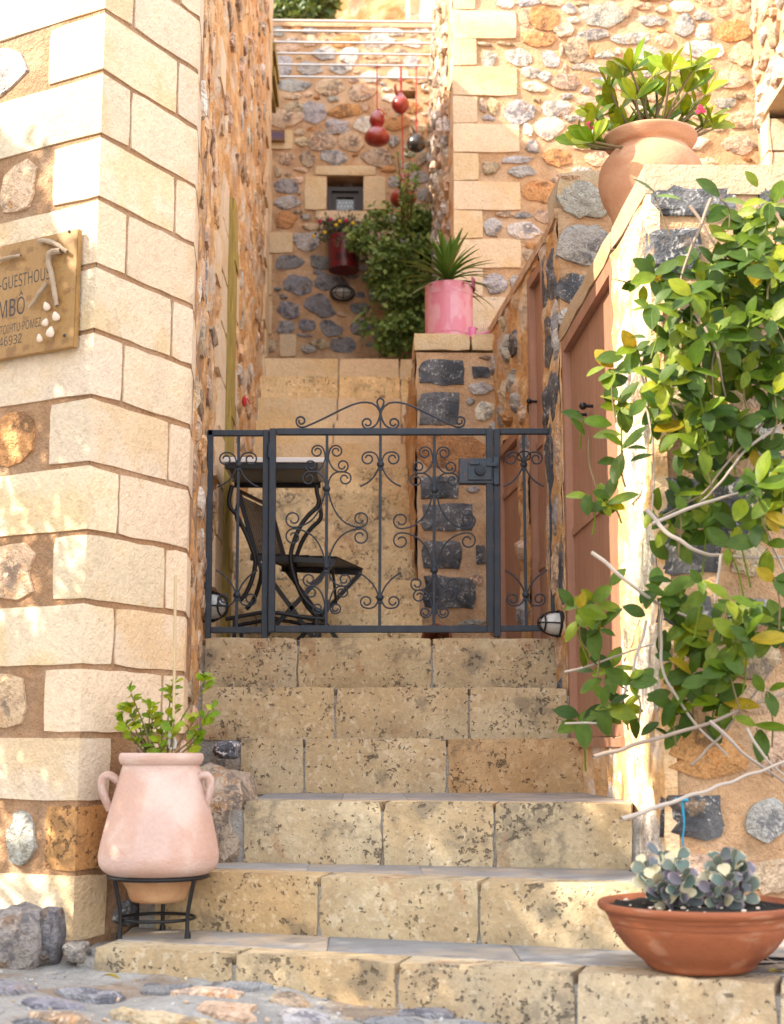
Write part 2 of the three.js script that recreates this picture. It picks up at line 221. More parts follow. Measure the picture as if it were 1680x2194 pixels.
// a squared stone with a worn, slightly ragged edge
function blockGeo(face, s0, s1, y0, y1, { proud = 0.004, e = 0.004, bev = 0.003, deep = 0.03, tone = [1, 1, 1], cell = 0.07, seed = R() * 999 } = {}) {
  const nx = Math.max(2, Math.min(8, Math.round((s1 - s0) / cell))), ny = Math.max(2, Math.min(5, Math.round((y1 - y0) / cell)));
  const cols = []; for (let i = 0; i <= nx; i++) cols.push(s0 + (s1 - s0) * i / nx);
  for (const c of face.len.slice(1, -1)) if (c > s0 + 0.01 && c < s1 - 0.01) { let b = 1; for (let i = 1; i < nx; i++) if (Math.abs(cols[i] - c) < Math.abs(cols[b] - c)) b = i; cols[b] = c; }
  const pos = [], uv = [], idx = [], ou = R() * 5, ov = R() * 5, W = nx + 1;
  const corner = (s) => face.len.some((c, k) => k > 0 && k < face.len.length - 1 && Math.abs(c - s) < 1e-6);
  const pt = (s, y, o) => { const v = face.at(s, y, o); pos.push(v.x, v.y, v.z); uv.push(s + ou + o * 0.7, y + ov - o); };
  for (let j = 0; j <= ny; j++) for (let i = 0; i <= nx; i++) {
    let s = cols[i], y = y0 + (y1 - y0) * j / ny; const k = corner(s), ed = (i === 0 || i === nx) + (j === 0 || j === ny);
    const a = e * f3(s * 37 + seed, y * 37, 1, 3), b = e * f3(s * 37, y * 37 + seed, 9, 3);
    if (!k) s += (i === 0 || i === nx) ? a + (ed > 1 ? (i ? -e : e) : 0) : 0;
    y += (j === 0 || j === ny) ? b + (ed > 1 ? (j ? -e : e) : 0) : 0;
    pt(s, y, proud + (ed ? -bev : 0) + 0.0016 * f3(s * 15 + seed, y * 15, 4, 2));
  }
  for (let j = 0; j < ny; j++) for (let i = 0; i < nx; i++) { const a = j * W + i; idx.push(a, a + 1, a + W + 1, a, a + W + 1, a + W); }
  const loop = []; for (let i = 0; i < nx; i++) loop.push(i); for (let j = 0; j < ny; j++) loop.push(j * W + nx); for (let i = nx; i > 0; i--) loop.push(ny * W + i); for (let j = ny; j > 0; j--) loop.push(j * W);
  const base = pos.length / 3;
  loop.forEach((a) => { const i = a % W, j = (a - i) / W; pt(cols[i], y0 + (y1 - y0) * j / ny, -deep); });
  loop.forEach((a, k) => { const b = loop[(k + 1) % loop.length], c = base + k, d = base + (k + 1) % loop.length; idx.push(a, c, d, a, d, b); });
  const g = new THREE.BufferGeometry(); g.setAttribute('position', new THREE.Float32BufferAttribute(pos, 3)); g.setAttribute('uv', new THREE.Float32BufferAttribute(uv, 2)); g.setIndex(idx);
  return paint(toCreasedNormals(g, 0.6), tone);
}
const shade = (c, k) => [c[0] * k, c[1] * k, c[2] * k];
function block(parent, face, r, o = {}) {
  const [s0, s1, y0, y1] = r; const t = o.tone ?? TONE.l, k = rr(0.90, 1.06), w = rr(-0.03, 0.03);
  return mesh(o.name ?? 'stone_block', blockGeo(face, s0, s1, y0, y1, { ...o, tone: [t[0] * k, t[1] * k, t[2] * (k + w)] }), o.mat ?? M.lime, parent);
}
// a rubble stone: outline in (u, v), bedded in the wall, standing proud of it by h
function stoneGeo(at, pts, h, tone, { rough: rg = 0.3, seed = R() * 999 } = {}) {
  const n = pts.length, pos = [], uv = [], idx = [], a = R() * 6.28, ca = Math.cos(a), sa = Math.sin(a), ou = R() * 9, ov = R() * 9;
  let cu = 0, cv = 0; pts.forEach((p) => { cu += p[0] / n; cv += p[1] / n; });
  const put = (u, v, o) => { const q = at(u, v, o); pos.push(q.x, q.y, q.z); uv.push(u * ca - v * sa + ou + o * 0.7, u * sa + v * ca + ov - o * 0.7); };
  pts.forEach((p) => put(p[0], p[1], -0.03));
  pts.forEach((p) => { const k = rr(0.92, 1.0); put(cu + (p[0] - cu) * k, cv + (p[1] - cv) * k, h * (0.55 + rg * rr(-1, 1))); });
  pts.forEach((p) => { const k = rr(0.5, 0.74); put(cu + (p[0] - cu) * k, cv + (p[1] - cv) * k, h * (1 + rg * rr(-1, 1))); });
  put(cu + rr(-0.1, 0.1) * 0.05, cv, h * (1.05 + rg * rr(-1, 1)));
  for (let r = 0; r < 2; r++) for (let i = 0; i < n; i++) { const j = (i + 1) % n, b = r * n; idx.push(b + i, b + j, b + n + j, b + i, b + n + j, b + n + i); }
  for (let i = 0; i < n; i++) idx.push(2 * n + i, 2 * n + (i + 1) % n, 3 * n);
  const g = new THREE.BufferGeometry(); g.setAttribute('position', new THREE.Float32BufferAttribute(pos, 3)); g.setAttribute('uv', new THREE.Float32BufferAttribute(uv, 2)); g.setIndex(idx);
  return paint(toCreasedNormals(g, 0.45), tone);
}
function outline(u, v, w, h, n = 0, p = 2.6, j = 0.14) {
  const m = n || 5 + Math.floor(R() * 3), c = [], o = [], ph = R(), tilt = rr(-0.15, 0.15);
  for (let i = 0; i < m; i++) { const a = (i + ph + rr(-0.3, 0.3)) / m * 2 * Math.PI, x = Math.cos(a), y = Math.sin(a), r = Math.pow(Math.pow(Math.abs(x), p) + Math.pow(Math.abs(y), p), -1 / p) * (1.04 + rr(-j, j)); c.push([x * r * w / 2, y * r * h / 2]); }
  const q = Math.min(w, h) * 0.055;
  for (let i = 0; i < m; i++) { const a = c[i], b = c[(i + 1) % m], L = Math.hypot(b[0] - a[0], b[1] - a[1]), k = L > 0.5 * Math.min(w, h) ? 3 : 2; for (let e = 0; e < k; e++) { const t = e / k, g = e ? 1.05 : 0.96; o.push([(a[0] + (b[0] - a[0]) * t) * g + rr(-q, q), (a[1] + (b[1] - a[1]) * t) * g + rr(-q, q)]); } }
  return o.map(([x, y]) => [u + x - y * tilt, v + y + x * tilt]);
}
const laid = [];                                            // [u, v, half width, half height] of the stones in the wall at work
function squared(u, v, w, h) {                               // a roughly squared stone
  const o = [], q = Math.min(w, h) * 0.05, c = [[-0.5, -0.5], [0.5, -0.5], [0.5, 0.5], [-0.5, 0.5]].map(([x, y]) => [x * w * rr(0.93, 1.02), y * h * rr(0.92, 1.03)]);
  for (let i = 0; i < 4; i++) { const a = c[i], b = c[(i + 1) % 4], k = i & 1 ? 3 : 4; for (let e = 0; e < k; e++) { const t = e / k; o.push([u + (a[0] + (b[0] - a[0]) * t) * (e ? 1 : 0.95) + rr(-q, q), v + (a[1] + (b[1] - a[1]) * t) * (e ? 1 : 0.94) + rr(-q, q)]); } }
  return o;
}
function stone(parent, at, pts, h, toneKey, name = 'stone') {
  { const us = pts.map((p) => p[0]), vs = pts.map((p) => p[1]), a = Math.min(...us), b = Math.max(...us), c = Math.min(...vs), d = Math.max(...vs); laid.push([(a + b) / 2, (c + d) / 2, (b - a) / 2, (d - c) / 2]); }
  const t = Array.isArray(toneKey) ? toneKey : TONE[toneKey], k = rr(0.82, 1.12), dark = toneKey === 'd';
  const tone = dark ? [k, k, k] : [t[0] * k, t[1] * k * rr(0.96, 1.03), t[2] * k * rr(0.93, 1.05)];
  return mesh(name, stoneGeo(at, pts, h, tone), dark ? M.dark : M.rock, parent);
}
// stones listed as measured in the picture: "x y w h tone"
function listed(parent, face, seg, text, conv, h = 0.02, square = false) {
  for (const l of text.trim().split(/\s*;\s*/)) {
    const [x, y, w, hh, t] = l.split(/\s+/), a = conv(+x - w / 2, +y), b = conv(+x + w / 2, +y), c = conv(+x, +y - hh / 2), d = conv(+x, +y + hh / 2);
    const A = face.pix(a[0], a[1], seg), B = face.pix(b[0], b[1], seg), C = face.pix(c[0], c[1], seg), D = face.pix(d[0], d[1], seg);
    stone(parent, (u, v, o) => face.at(u, v, o), square && t === 'd' ? squared((A[0] + B[0]) / 2, (C[1] + D[1]) / 2, B[0] - A[0], C[1] - D[1]) : outline((A[0] + B[0]) / 2, (C[1] + D[1]) / 2, (B[0] - A[0]) * 1.12, (C[1] - D[1]) * 1.14), h * rr(0.7, 1.3), t);
  }
}
// rubble laid at random: cells of a jittered grid, kept clear of the squared stones
function rubble(parent, at, [s0, s1, y0, y1], cw, ch, gap, tones, { h = 0.02, keep = 1, out = [], name = 'stone', j = 0.36, maxY } = {}) {
  const seeds = [], nx = Math.max(1, Math.round((s1 - s0) / cw)), ny = Math.max(1, Math.round((y1 - y0) / ch)), dx = (s1 - s0) / nx, dy = (y1 - y0) / ny;
  for (let b = -1; b <= ny; b++) for (let a = -1; a <= nx; a++) seeds.push([s0 + (a + 0.5 + (b & 1 ? 0.25 : -0.25) + rr(-j, j)) * dx, y0 + (b + 0.5 + rr(-j, j)) * dy, a, b]);
  const asp = cw / ch;
  for (const q of seeds) {
    if (q[2] < 0 || q[3] < 0 || q[2] >= nx || q[3] >= ny || R() > keep) continue;
    const n = 11, ph = R(), pts = []; let ok = true;
    for (let i = 0; i < n; i++) {
      const th = (i + ph) / n * 2 * Math.PI, ux = Math.cos(th) * asp, uy = Math.sin(th); let r = 1e9;
      for (const p of seeds) { if (p === q || Math.abs(p[2] - q[2]) > 2 || Math.abs(p[3] - q[3]) > 2) continue; const ex = (p[0] - q[0]) / asp, ey = p[1] - q[1], dot = Math.cos(th) * ex + Math.sin(th) * ey; if (dot > 1e-6) r = Math.min(r, (ex * ex + ey * ey) / 2 / dot); }
      r = Math.min(r, ch * 0.85); r = r * rr(0.84, 1.04) - gap / 2; if (r < ch * 0.1) r = ch * 0.1;
      let u = q[0] + ux * r, v = q[1] + uy * r;
      u = clamp(u, s0 + 0.004, s1 - 0.004); v = clamp(v, y0 + 0.004, y1 - 0.004);
      for (const [a, b, c, d] of out) { const g = gap * 0.6; if (u > a - g && u < b + g && v > c - g && v < d + g) { const m = [u - a + g, b + g - u, v - c + g, d + g - v], k = m.indexOf(Math.min(...m)); if (k === 0) u = a - g; else if (k === 1) u = b + g; else if (k === 2) v = c - g; else v = d + g; } }
      pts.push([u, v]);
    }
    if (maxY && q[1] > maxY(q[0])) ok = false;
    for (const [a, b, c, d] of out) if (q[0] > a && q[0] < b && q[1] > c && q[1] < d) ok = false;
    let ar = 0; for (let i = 0; i < n; i++) { const k = (i + 1) % n; ar += pts[i][0] * pts[k][1] - pts[k][0] * pts[i][1]; }
    if (!ok || Math.abs(ar / 2) < cw * ch * 0.12) continue;
    stone(parent, at, pts, h * rr(0.6, 1.4), pick(tones), name);
  }
}
// small stones pinned into the gaps that the larger ones leave
function filler(parent, at, [s0, s1, y0, y1], tries, tones, { h = 0.008, out = [], w0 = 0.05, w1 = 0.17, most = 90, singly = 1e9 } = {}) {
  let n = 0; const rest = []; for (let k = 0; k < tries && n < most; k++) {
    const w = lerp(w1, w0, Math.sqrt(k / tries)) * rr(0.8, 1.2), hh = w * rr(0.38, 0.75), u = rr(s0 + w / 2, s1 - w / 2), v = rr(y0 + hh / 2, y1 - hh / 2), g = 0.012;
    if (out.some(([a, b, c, d]) => u + w / 2 + g > a && u - w / 2 - g < b && v + hh / 2 + g > c && v - hh / 2 - g < d)) continue;
    if (laid.some(([a, b, c, d]) => { const ex = (u - a) / (c + w / 2 + g), ey = (v - b) / (d + hh / 2 + g); return ex * ex + ey * ey < 0.96; })) continue;
    const m = stone(parent, at, outline(u, v, w, hh), h * rr(0.7, 1.3), pick(tones)); n++;
    if (n > singly && m.material === M.rock) { parent.remove(m); rest.push(m.geometry.translate(m.__o.x, m.__o.y, m.__o.z)); }   // the smallest ones share one mesh
  }
  if (rest.length) mesh('pinning_stones', rest, M.rock, parent).userData.kind = 'stuff';
}
// the bedding mortar: a sheet with a little relief, left open where holes are
function sheet(face, s0, s1, y0, y1, cell, off, amp, holes = [], fr = 9, tuck = 0) {
  const cs = new Set([s0, s1]), cy = new Set([y0, y1]); for (let s = s0; s < s1 - cell / 2; s += cell) cs.add(s); for (let y = y0; y < y1 - cell / 2; y += cell) cy.add(y);
  for (const c of face.len.slice(1, -1)) if (c > s0 && c < s1) cs.add(c); for (const h of holes) { cs.add(h[0]); cs.add(h[1]); cy.add(h[2]); cy.add(h[3]); }
  const S = [...cs].filter((v) => v >= s0 && v <= s1).sort((a, b) => a - b), Y = [...cy].filter((v) => v >= y0 && v <= y1).sort((a, b) => a - b), pos = [], uv = [], idx = [];
  for (const y of Y) for (const s of S) { const k = tuck ? clamp((s - s0) / tuck) : 1, v = face.at(s, y, lerp(-0.03, off, Math.sqrt(k)) + k * amp * f3(s * fr, y * fr, 2.5, 3)); pos.push(v.x, v.y, v.z); uv.push(s, y); }
  for (let j = 0; j + 1 < Y.length; j++) for (let i = 0; i + 1 < S.length; i++) { const ms = (S[i] + S[i + 1]) / 2, my = (Y[j] + Y[j + 1]) / 2; if (holes.some((h) => ms > h[0] && ms < h[1] && my > h[2] && my < h[3])) continue; const a = j * S.length + i, b = a + S.length; idx.push(a, a + 1, b + 1, a, b + 1, b); }
  const g = new THREE.BufferGeometry(); g.setAttribute('position', new THREE.Float32BufferAttribute(pos, 3)); g.setAttribute('uv', new THREE.Float32BufferAttribute(uv, 2)); g.setIndex(idx); g.computeVertexNormals(); return norm(g);
}
// the solid mass behind a wall's face
function mass(plan, y0, y1) {
  const s = new THREE.Shape(plan.map((p) => new THREE.Vector2(p[0], p[1])));
  return boxUV(norm(new THREE.ExtrudeGeometry(s, { depth: y1 - y0, bevelEnabled: false }).rotateX(-Math.PI / 2).translate(0, y0 + EYE, 0)));
}
const TONES_WARM = ['w', 'g', 'p', 'p', 'o', 'b', 'b', 'g', 'w'];
// ------------------------------------------------------------------ the street
const streetY = (x, d) => -0.579 - (x < -0.25 ? 0.035 : 0.085) * (x + 0.25) - 0.012 * (3.6 - d);   // falls away to the right
{
  const xs = [-60, -30, -15, -8, -5, -3.5], ds = [-60, -25, -10, -4, -1, 0.5, 1.5, 2.2]; for (let x = -2.6; x <= 2.61; x += 0.035) xs.push(x); xs.push(3.5, 5, 8, 15, 30, 60); for (let d = 2.5; d <= 4.3; d += 0.035) ds.push(d); ds.push(6, 10, 20, 40, 80);
  const pos = [], uv = [], idx = [];
  for (const d of ds) for (const x of xs) { const near = Math.abs(x) < 3 && d > 2 && d < 4.5 ? 1 : 0; pos.push(x, EYE + (near ? streetY(x, d) : streetY(clamp(x, -3, 3), clamp(d, 2, 4.5))) + near * (0.014 * f3(x * 5, d * 5, 3, 4) + 0.004 * f3(x * 26, d * 26, 8, 2)), -d); uv.push(x, d); }
  for (let j = 0; j + 1 < ds.length; j++) for (let i = 0; i + 1 < xs.length; i++) { const a = j * xs.length + i, b = a + xs.length; idx.push(a, a + 1, b + 1, a, b + 1, b); }
  const g = new THREE.BufferGeometry(); g.setAttribute('position', new THREE.Float32BufferAttribute(pos, 3)); g.setAttribute('uv', new THREE.Float32BufferAttribute(uv, 2)); g.setIndex(idx); g.computeVertexNormals();
  const street = tag(mesh('street', norm(g), M.cement), 0, 0, 0, 'structure');
  const at = (u, v, o) => V3(u, EYE + streetY(u, v) + o + 0.010 * f3(u * 5, v * 5, 3, 4), -v);
  rubble(street, at, [-1.5, 1.2, 2.75, 3.62], 0.20, 0.12, 0.035, ['s', 's', 'g', 'p', 'b', 's', 'g'], { h: 0.013, keep: 0.72, name: 'cobble' });
  const peb = new THREE.IcosahedronGeometry(1, 0), grit = new THREE.InstancedMesh(peb, stdm({ color: 0xffffff }), 900), o = new THREE.Object3D(), c = new THREE.Color();
  for (let i = 0; i < 900; i++) { const x = rr(-1.3, 0.9), d = rr(2.9, 3.75), s = 0.0015 + 0.006 * R() ** 3; o.position.copy(at(x, d, 0.002)); o.rotation.set(R() * 6, R() * 6, R() * 6); o.scale.set(s, s * 0.6, s * rr(0.7, 1.3)); o.updateMatrix(); grit.setMatrixAt(i, o.matrix); const q = pick([TONE.g, TONE.p, TONE.s, TONE.b]), k = rr(0.5, 1); grit.setColorAt(i, c.setRGB(q[0] * k, q[1] * k, q[2] * k)); }
  grit.name = 'grit'; grit.castShadow = grit.receiveShadow = true; tag(grit, 'loose grit and pebbles on the street before the bottom step', 'gravel', null, 'stuff'); scene.add(grit);
}
// ------------------------------------------------------------------ steps
const HS = [0, -0.505, -0.345, -0.161, 0.0277, 0.219, 0.4235];
const XD = (v) => [v.x, -v.z];
const lineOf = (a, b) => new Face([a, b]);
function ext(face, s) { const v = face.at(s, 0, 0); return [v.x, -v.z]; }
const stepFace = [null,
  lineOf(XD(PH(196, 2026, HS[1])), XD(PH(1658, 2105, HS[1]))), lineOf(XD(PH(446, 1868, HS[2])), XD(PH(1354, 1897, HS[2]))), lineOf(XD(PH(520, 1715, HS[3])), XD(PH(1345, 1722, HS[3]))),
  lineOf([-0.66, 5.1], [0.80, 5.1]), lineOf([-0.66, 5.36], [0.80, 5.36]), lineOf([-0.66, 5.62], [0.80, 5.62])];
const lower = thing('stone_staircase', 'lower flight of six pitted pale stone steps from the street up to the iron gate', 'staircase', V3(0, EYE - 0.6, -4.3));
function planSlab(q, y0, y1) {                               // q: four [x, d] corners
  const cx = q.reduce((a, p) => a + p[0], 0) / 4, cd = q.reduce((a, p) => a + p[1], 0) / 4;
  const s = new THREE.Shape(q.map((p) => new THREE.Vector2(p[0] + (cx - p[0]) * 0.012 + rr(-0.002, 0.002), p[1] + (cd - p[1]) * 0.012)));
  const g = norm(new THREE.ExtrudeGeometry(s, { depth: y1 - y0, bevelEnabled: true, bevelSize: 0.003, bevelThickness: 0.003, bevelSegments: 1 }).rotateX(-Math.PI / 2).translate(0, y0 + EYE, 0));
  return boxUV(g, R() * 5, R() * 5);
}
function riser(step, face, joints, y0, y1, { seg = 0, deep = 0.11, tones, e = 0.005, cell = 0.06, mat = M.trav } = {}) {
  for (let i = 0; i + 1 < joints.length; i++) { const t = tones?.[i] ?? pick([[1, 1, 1], [0.93, 0.92, 0.9], [1.06, 1.05, 1.02], [0.98, 0.94, 0.86]]); block(step, face, [joints[i] + 0.004, joints[i + 1] - 0.004, y0 + 0.006, y1], { mat, tone: t, proud: 0.004, e, deep, cell }); }
}
function treads(step, f0, f1, s0, s1, y, cuts) {             // slabs from behind the riser stones back to the next riser
  const b = (s, o) => { const v = f0.at(s, 0, -o); return [v.x, -v.z]; };
  for (let i = 0; i + 1 < cuts.length; i++) {
    const a = lerp(s0, s1, cuts[i]), c = lerp(s0, s1, cuts[i + 1]), p = b(a, 0.112), q = b(c, 0.112);
    const back = ([x, d]) => { const [A, B] = f1.p, t = (x - A[0]) / (B[0] - A[0]); return [x, A[1] + (B[1] - A[1]) * t + 0.01]; };
    mesh('tread_slab', paint(planSlab([p, q, back(q), back(p)], y - 0.05, y - 0.002), pick([[1, 1, 1], [0.8, 0.82, 0.86], [1.15, 1.08, 1], [0.9, 0.88, 0.88]])), M.slate, step);
  }
}
{
  const J = [null, [196, 500, 850, 1235, 1668, 1990], [330, 683, 1027, 1385], [520, 820, 1060, 1356], [512, 652, 958, 1262], [432, 718, 1005, 1218], [436, 638, 925, 1200]];
  const yb = [0, 2140, 1960, 1790, 1640, 1525, 1420];
  const bot = [0, -0.80, HS[1] - 0.01, HS[2] - 0.01, HS[3] - 0.01, HS[4] - 0.01, HS[5] - 0.01];
  for (let k = 1; k <= 6; k++) {
    const f = stepFace[k], st = sub('step', V3(0, EYE + HS[k], -f.p[0][1]), lower), js = J[k].map((x) => f.pix(x, yb[k])[0]);
    riser(st, f, js, bot[k], HS[k], { e: k < 4 ? 0.004 : 0.003, cell: 0.04, tones: k === 2 ? [[0.95, 0.86, 0.74]] : k === 4 ? [[1, 0.98, 0.92], [1, 1, 0.98], [1, 0.84, 0.66]] : undefined });
    const a = f.at(js[0] - 0.05, 0, -0.006), b = f.at(js[js.length - 1] + (k === 3 ? 0.10 : 0.02), 0, -0.006);
    mesh('bedding', mass([[a.x, -a.z], [b.x, -b.z], [b.x, -b.z + (k === 6 ? 1.6 : 0.9)], [a.x, -a.z + (k === 6 ? 1.6 : 0.9)]], -0.95, HS[k] - 0.03), M.cement, st);
    if (k < 6) treads(st, f, stepFace[k + 1], js[0], js[js.length - 1], HS[k], k === 3 ? [0, 0.24, 0.42, 0.62, 1] : [0, 0.3, 0.55, 0.8, 1]);
  }
  { const f = stepFace[1], f2 = stepFace[2], s0 = f2.at(f2.pix(1385, 1960)[0], 0, 0).x, b = (x) => { const [A, B] = f.p; return A[1] + (B[1] - A[1]) * (x - A[0]) / (B[0] - A[0]) + 0.12; }, st = sub('step_corner', V3(0.8, EYE + HS[1], -3.5), lower);
    for (const [a, c] of [[s0, 0.98], [0.98, 1.5]]) mesh('tread_slab', paint(planSlab([[a, b(a)], [c, b(c)], [c, 3.86], [a, 3.86]], HS[1] - 0.05, HS[1] - 0.002), [0.9, 0.9, 0.92]), M.slate, st);
  }
  // landing behind the gate
  const st = sub('landing', V3(0, EYE + HS[6], -6.3), lower);
  for (let i = 0; i < 4; i++) for (let j = 0; j < 3; j++) { const x0 = -0.66 + i * 0.36, d0 = 5.735 + j * 0.43; mesh('tread_slab', paint(planSlab([[x0, d0], [x0 + 0.36, d0], [x0 + 0.36, d0 + 0.43], [x0, d0 + 0.43]], HS[6] - 0.05, HS[6] - 0.002), pick([[1.3, 1.15, 0.95], [1.1, 1, 0.86]])), M.slate, st); }
  // cheek stone closing the right end of the fourth step
  const ch = new Face([XD(PH(1262, 1640, 0.0)).map((v, i) => i ? 5.1 : 0.79), [0.83, 4.19]]);
  for (const [a, b] of [[0, 0.46], [0.47, 0.92]]) block(lower, ch, [ch.total * a / 0.92 + 0.004, ch.total * b / 0.92 - 0.002, HS[3] + 0.003, HS[4] + 0.002], { mat: M.trav, tone: [1.05, 0.98, 0.86], deep: 0.12, name: 'cheek_stone' });
}
const DU = [6.643, 6.898, 7.175, 7.441, 7.681, 7.903, 8.146, 8.374, 8.58, 8.78, 9.045];
const upper = thing('stone_staircase', 'upper flight of weathered stone steps climbing between the walls behind the iron gate', 'staircase', V3(-0.2, EYE + 0.42, -7.8));
for (let k = 0; k < 11; k++) {
  const h = 0.612 + 0.19 * k, d = DU[k], x1 = k < 7 ? 0.29 - 0.005 * k : 0.56, f = new Face([[-0.68, d], [x1, d]]), st = sub('step', V3(0, EYE + h, -d), upper);
  const j1 = k > 7 ? 0.5 : 0.46 + 0.03 * Math.sin(k), js = [0, 0.68 + j1 - 0.655, x1 > 0.5 ? 0.92 : 0.97 - 0.01 * k, x1 + 0.68];
  if (x1 < 0.5) js.splice(2, 1);
  riser(st, f, js, h - 0.195, h, { cell: 0.1, e: 0.004, deep: 0.1, mat: k > 5 && k !== 9 ? M.lime : M.trav, tones: k > 5 && k !== 9 ? [shade([1.08, 0.98, 0.80], 0.95 + 0.07 * (k % 2)), shade([1.14, 1.0, 0.80], 0.95 + 0.07 * (k % 2)), [1.05, 0.98, 0.84]] : k > 5 ? [[1.65, 1.45, 1.15], [1.75, 1.5, 1.15], [1.6, 1.42, 1.15]] : [[1.5, 1.42, 1.28], [1.58, 1.46, 1.28]] });
  mesh('tread_slab', paint(planSlab([[-0.68, d + 0.1], [x1, d + 0.1], [x1, (DU[k + 1] ?? 10.58) + 0.012], [-0.68, (DU[k + 1] ?? 10.58) + 0.012]], h - 0.05, h - 0.002), [1.2, 1.1, 0.95]), M.slate, st);
  mesh('bedding', mass([[-0.68, d + 0.014], [x1, d + 0.014], [x1, d + 0.4], [-0.68, d + 0.4]], h - 0.5, h - 0.052), M.mortar, st);
}
// ------------------------------------------------------------------ corner building on the left
const D1 = 4.0, c1 = [(P(178, 1850, D1).x + P(207, 100, D1).x) / 2, D1], c2 = [(P(405, 1300, D1 * 1.098).x + P(412, 300, D1 * 1.098).x) / 2, D1 * 1.098];
const LB = new Face([[c1[0] - 1.8, D1 + 1.8 * 0.58], c1, c2, [-0.638, 5.72], [-0.652, 9.3], [-2.4, 9.36]]);
const eaveOf = (d) => 4.2 + 0.3 * (d - 5.37);
function underEave(g) { const q = g.attributes.position; for (let i = 0; i < q.count; i++) q.setY(i, Math.min(q.getY(i), EYE + eaveOf(-q.getZ(i)))); return g; }
const cornerHouse = thing('stone_house', 'pale stone house on the left with dressed corner blocks and a rough alley side', 'house', V3(c1[0], EYE - 0.55, -D1));
{
  const top = 5.3, [, S1, S2, S3, S4] = LB.len, L = S2 - S1;
  const wall = mesh('wall', [mass([[c1[0] - 1.8, D1 + 1.8 * 0.58 + 0.03], [c1[0] - 0.005, D1 + 0.03], [c2[0] - 0.03, c2[1]], [-0.70, 5.72], [-0.70, 9.27], [-2.4, 9.3]], -1, top + 0.3), paint(sheet(LB, 0, S3, -0.8, top, 0.04, -0.0035, 0.002), [0.66, 0.62, 0.60])].map(underEave), M.mortar, cornerHouse);
  const rows = [26, 156, 291, 427, 569, 709, 848, 992, 1137, 1286, 1425, 1571, 1718, 1868, 2017].map((y) => tanEl(y) * D1); rows.unshift(rows[0] + 0.19); rows.unshift(rows[0] + 0.19);
  const sF = (x, y) => LB.pix(x, y, 0)[0], out = [], G = 0.012;
  for (let r = 0; r + 1 < rows.length; r++) {
    const y1 = rows[r] - G, y0 = rows[r + 1] + 0.004, k = r - 2, even = (k & 1) === 0, low = k >= 11, sy = [0, 0, 90, 220, 360, 500, 640, 780, 920, 1060, 1210, 1355, 1500, 1640, 1790, 1940][r] ?? 50;
    const long = !even || k === 13, x0 = k === 12 ? 98 : k === 10 ? 96 : 108 + (k % 3) * 4;
    const a = long ? S1 - 0.52 : sF(x0, sy), b = low ? S1 + L * 0.285 : even ? S1 + 0.765 * L : S1 + 0.275 * L;
    const tone = k === 12 ? [1.15, 0.74, 0.40] : undefined;
    block(wall, LB, [a, b, y0, y1], { proud: 0.003, bev: 0.0012, e: 0.0028, cell: 0.04, deep: 0.035, tone: tone ?? pick([[1, 1, 1], [1.0, 0.97, 0.93], [1, 1.01, 0.97]]), mat: k === 12 ? M.trav : M.lime });
    if (!low) block(wall, LB, [b + 0.010, even ? S2 + 0.26 : S2 + 0.11, y0, y1], { proud: 0.003, bev: 0.0012, e: 0.0028, cell: 0.04, deep: 0.035, tone: pick([[1, 1, 1], [1.0, 0.97, 0.93], [1, 0.98, 0.95]]) });
    else rubble(wall, (u, v, o) => LB.at(u, v, o), [b + 0.03, S2 + 0.1, y0, y1], 0.16, 0.11, 0.03, ['p', 'g', 'd', 'b'], { h: 0.012 });
    if (!long) { const at = (u, v, o) => LB.at(u, v, o); if (k === 12) stone(wall, at, outline(sF(48, sy), (y0 + y1) / 2 - 0.01, 0.095, 0.14, 9), 0.014, 'g'); else rubble(wall, at, [S1 - 0.52, a - 0.01, y0, y1], 0.205, (y1 - y0) * 0.98, 0.012, k < 1 ? ['w'] : ['o', 'p', 'q', 'p', 'g'], { h: 0.009, j: 0.06 }); }
    else rubble(wall, (u, v, o) => LB.at(u, v, o), [0.5, S1 - 0.53, y0, y1], 0.24, 0.17, 0.02, ['b', 'w', 'p'], { h: 0.012 });
  }
  // alley side: rough rubble with mortar lapping over it, a yellow door with pale jambs
  const alley = mesh('alley_wall', underEave(sheet(LB, S2 + 0.03, S4 - 0.02, -0.8, top + 0.1, 0.025, -0.002, 0.016, [], 11, 0.35)), M.rough, cornerHouse), at = (u, v, o) => LB.at(u, v, o);
  const sd = (d) => S3 + (d - 5.72);
  const doorR = [sd(6.38), sd(6.64), HS[6] - 0.02, 2.62], jambs = [];
  for (let y = HS[6]; y < 2.5; y += 0.24) for (const [a, b] of [[sd(6.12), sd(6.36)], [sd(6.66), sd(6.88)]]) { const w = (Math.round(y / 0.24) & 1) * 0.1; jambs.push([a - w * (a < sd(6.5)), b + w * (a > sd(6.5)), y + 0.004, y + 0.232]); }
  for (let y = -0.2; y < 5.1; y += 0.21) { const w = (Math.round(y / 0.21) & 1) * 0.16; jambs.push([S4 - 0.2 - w, S4 + 0.2 + w, y + 0.004, y + 0.202]); }
  for (const y of [2.0, 2.9, 3.8]) jambs.push([sd(5.86), sd(6.08), y, y + 0.2]);
  for (const j of jambs) block(alley, LB, j, { proud: 0.016, cell: 0.12, deep: 0.04, tone: [0.98, 0.92, 0.84] });
  rubble(alley, at, [S2 + 0.3, S4 - 0.05, -0.2, 5.2], 0.24, 0.17, 0.07, ['w', 'p', 'p', 'q', 'b', 'q', 'p'], { h: 0.012, keep: 0.5, maxY: (s) => eaveOf(5.72 + (s - S3)) - 0.15, out: [...jambs, doorR] });
  const door = sub('door', LB.at(sd(6.68), HS[6], 0.02), cornerHouse);
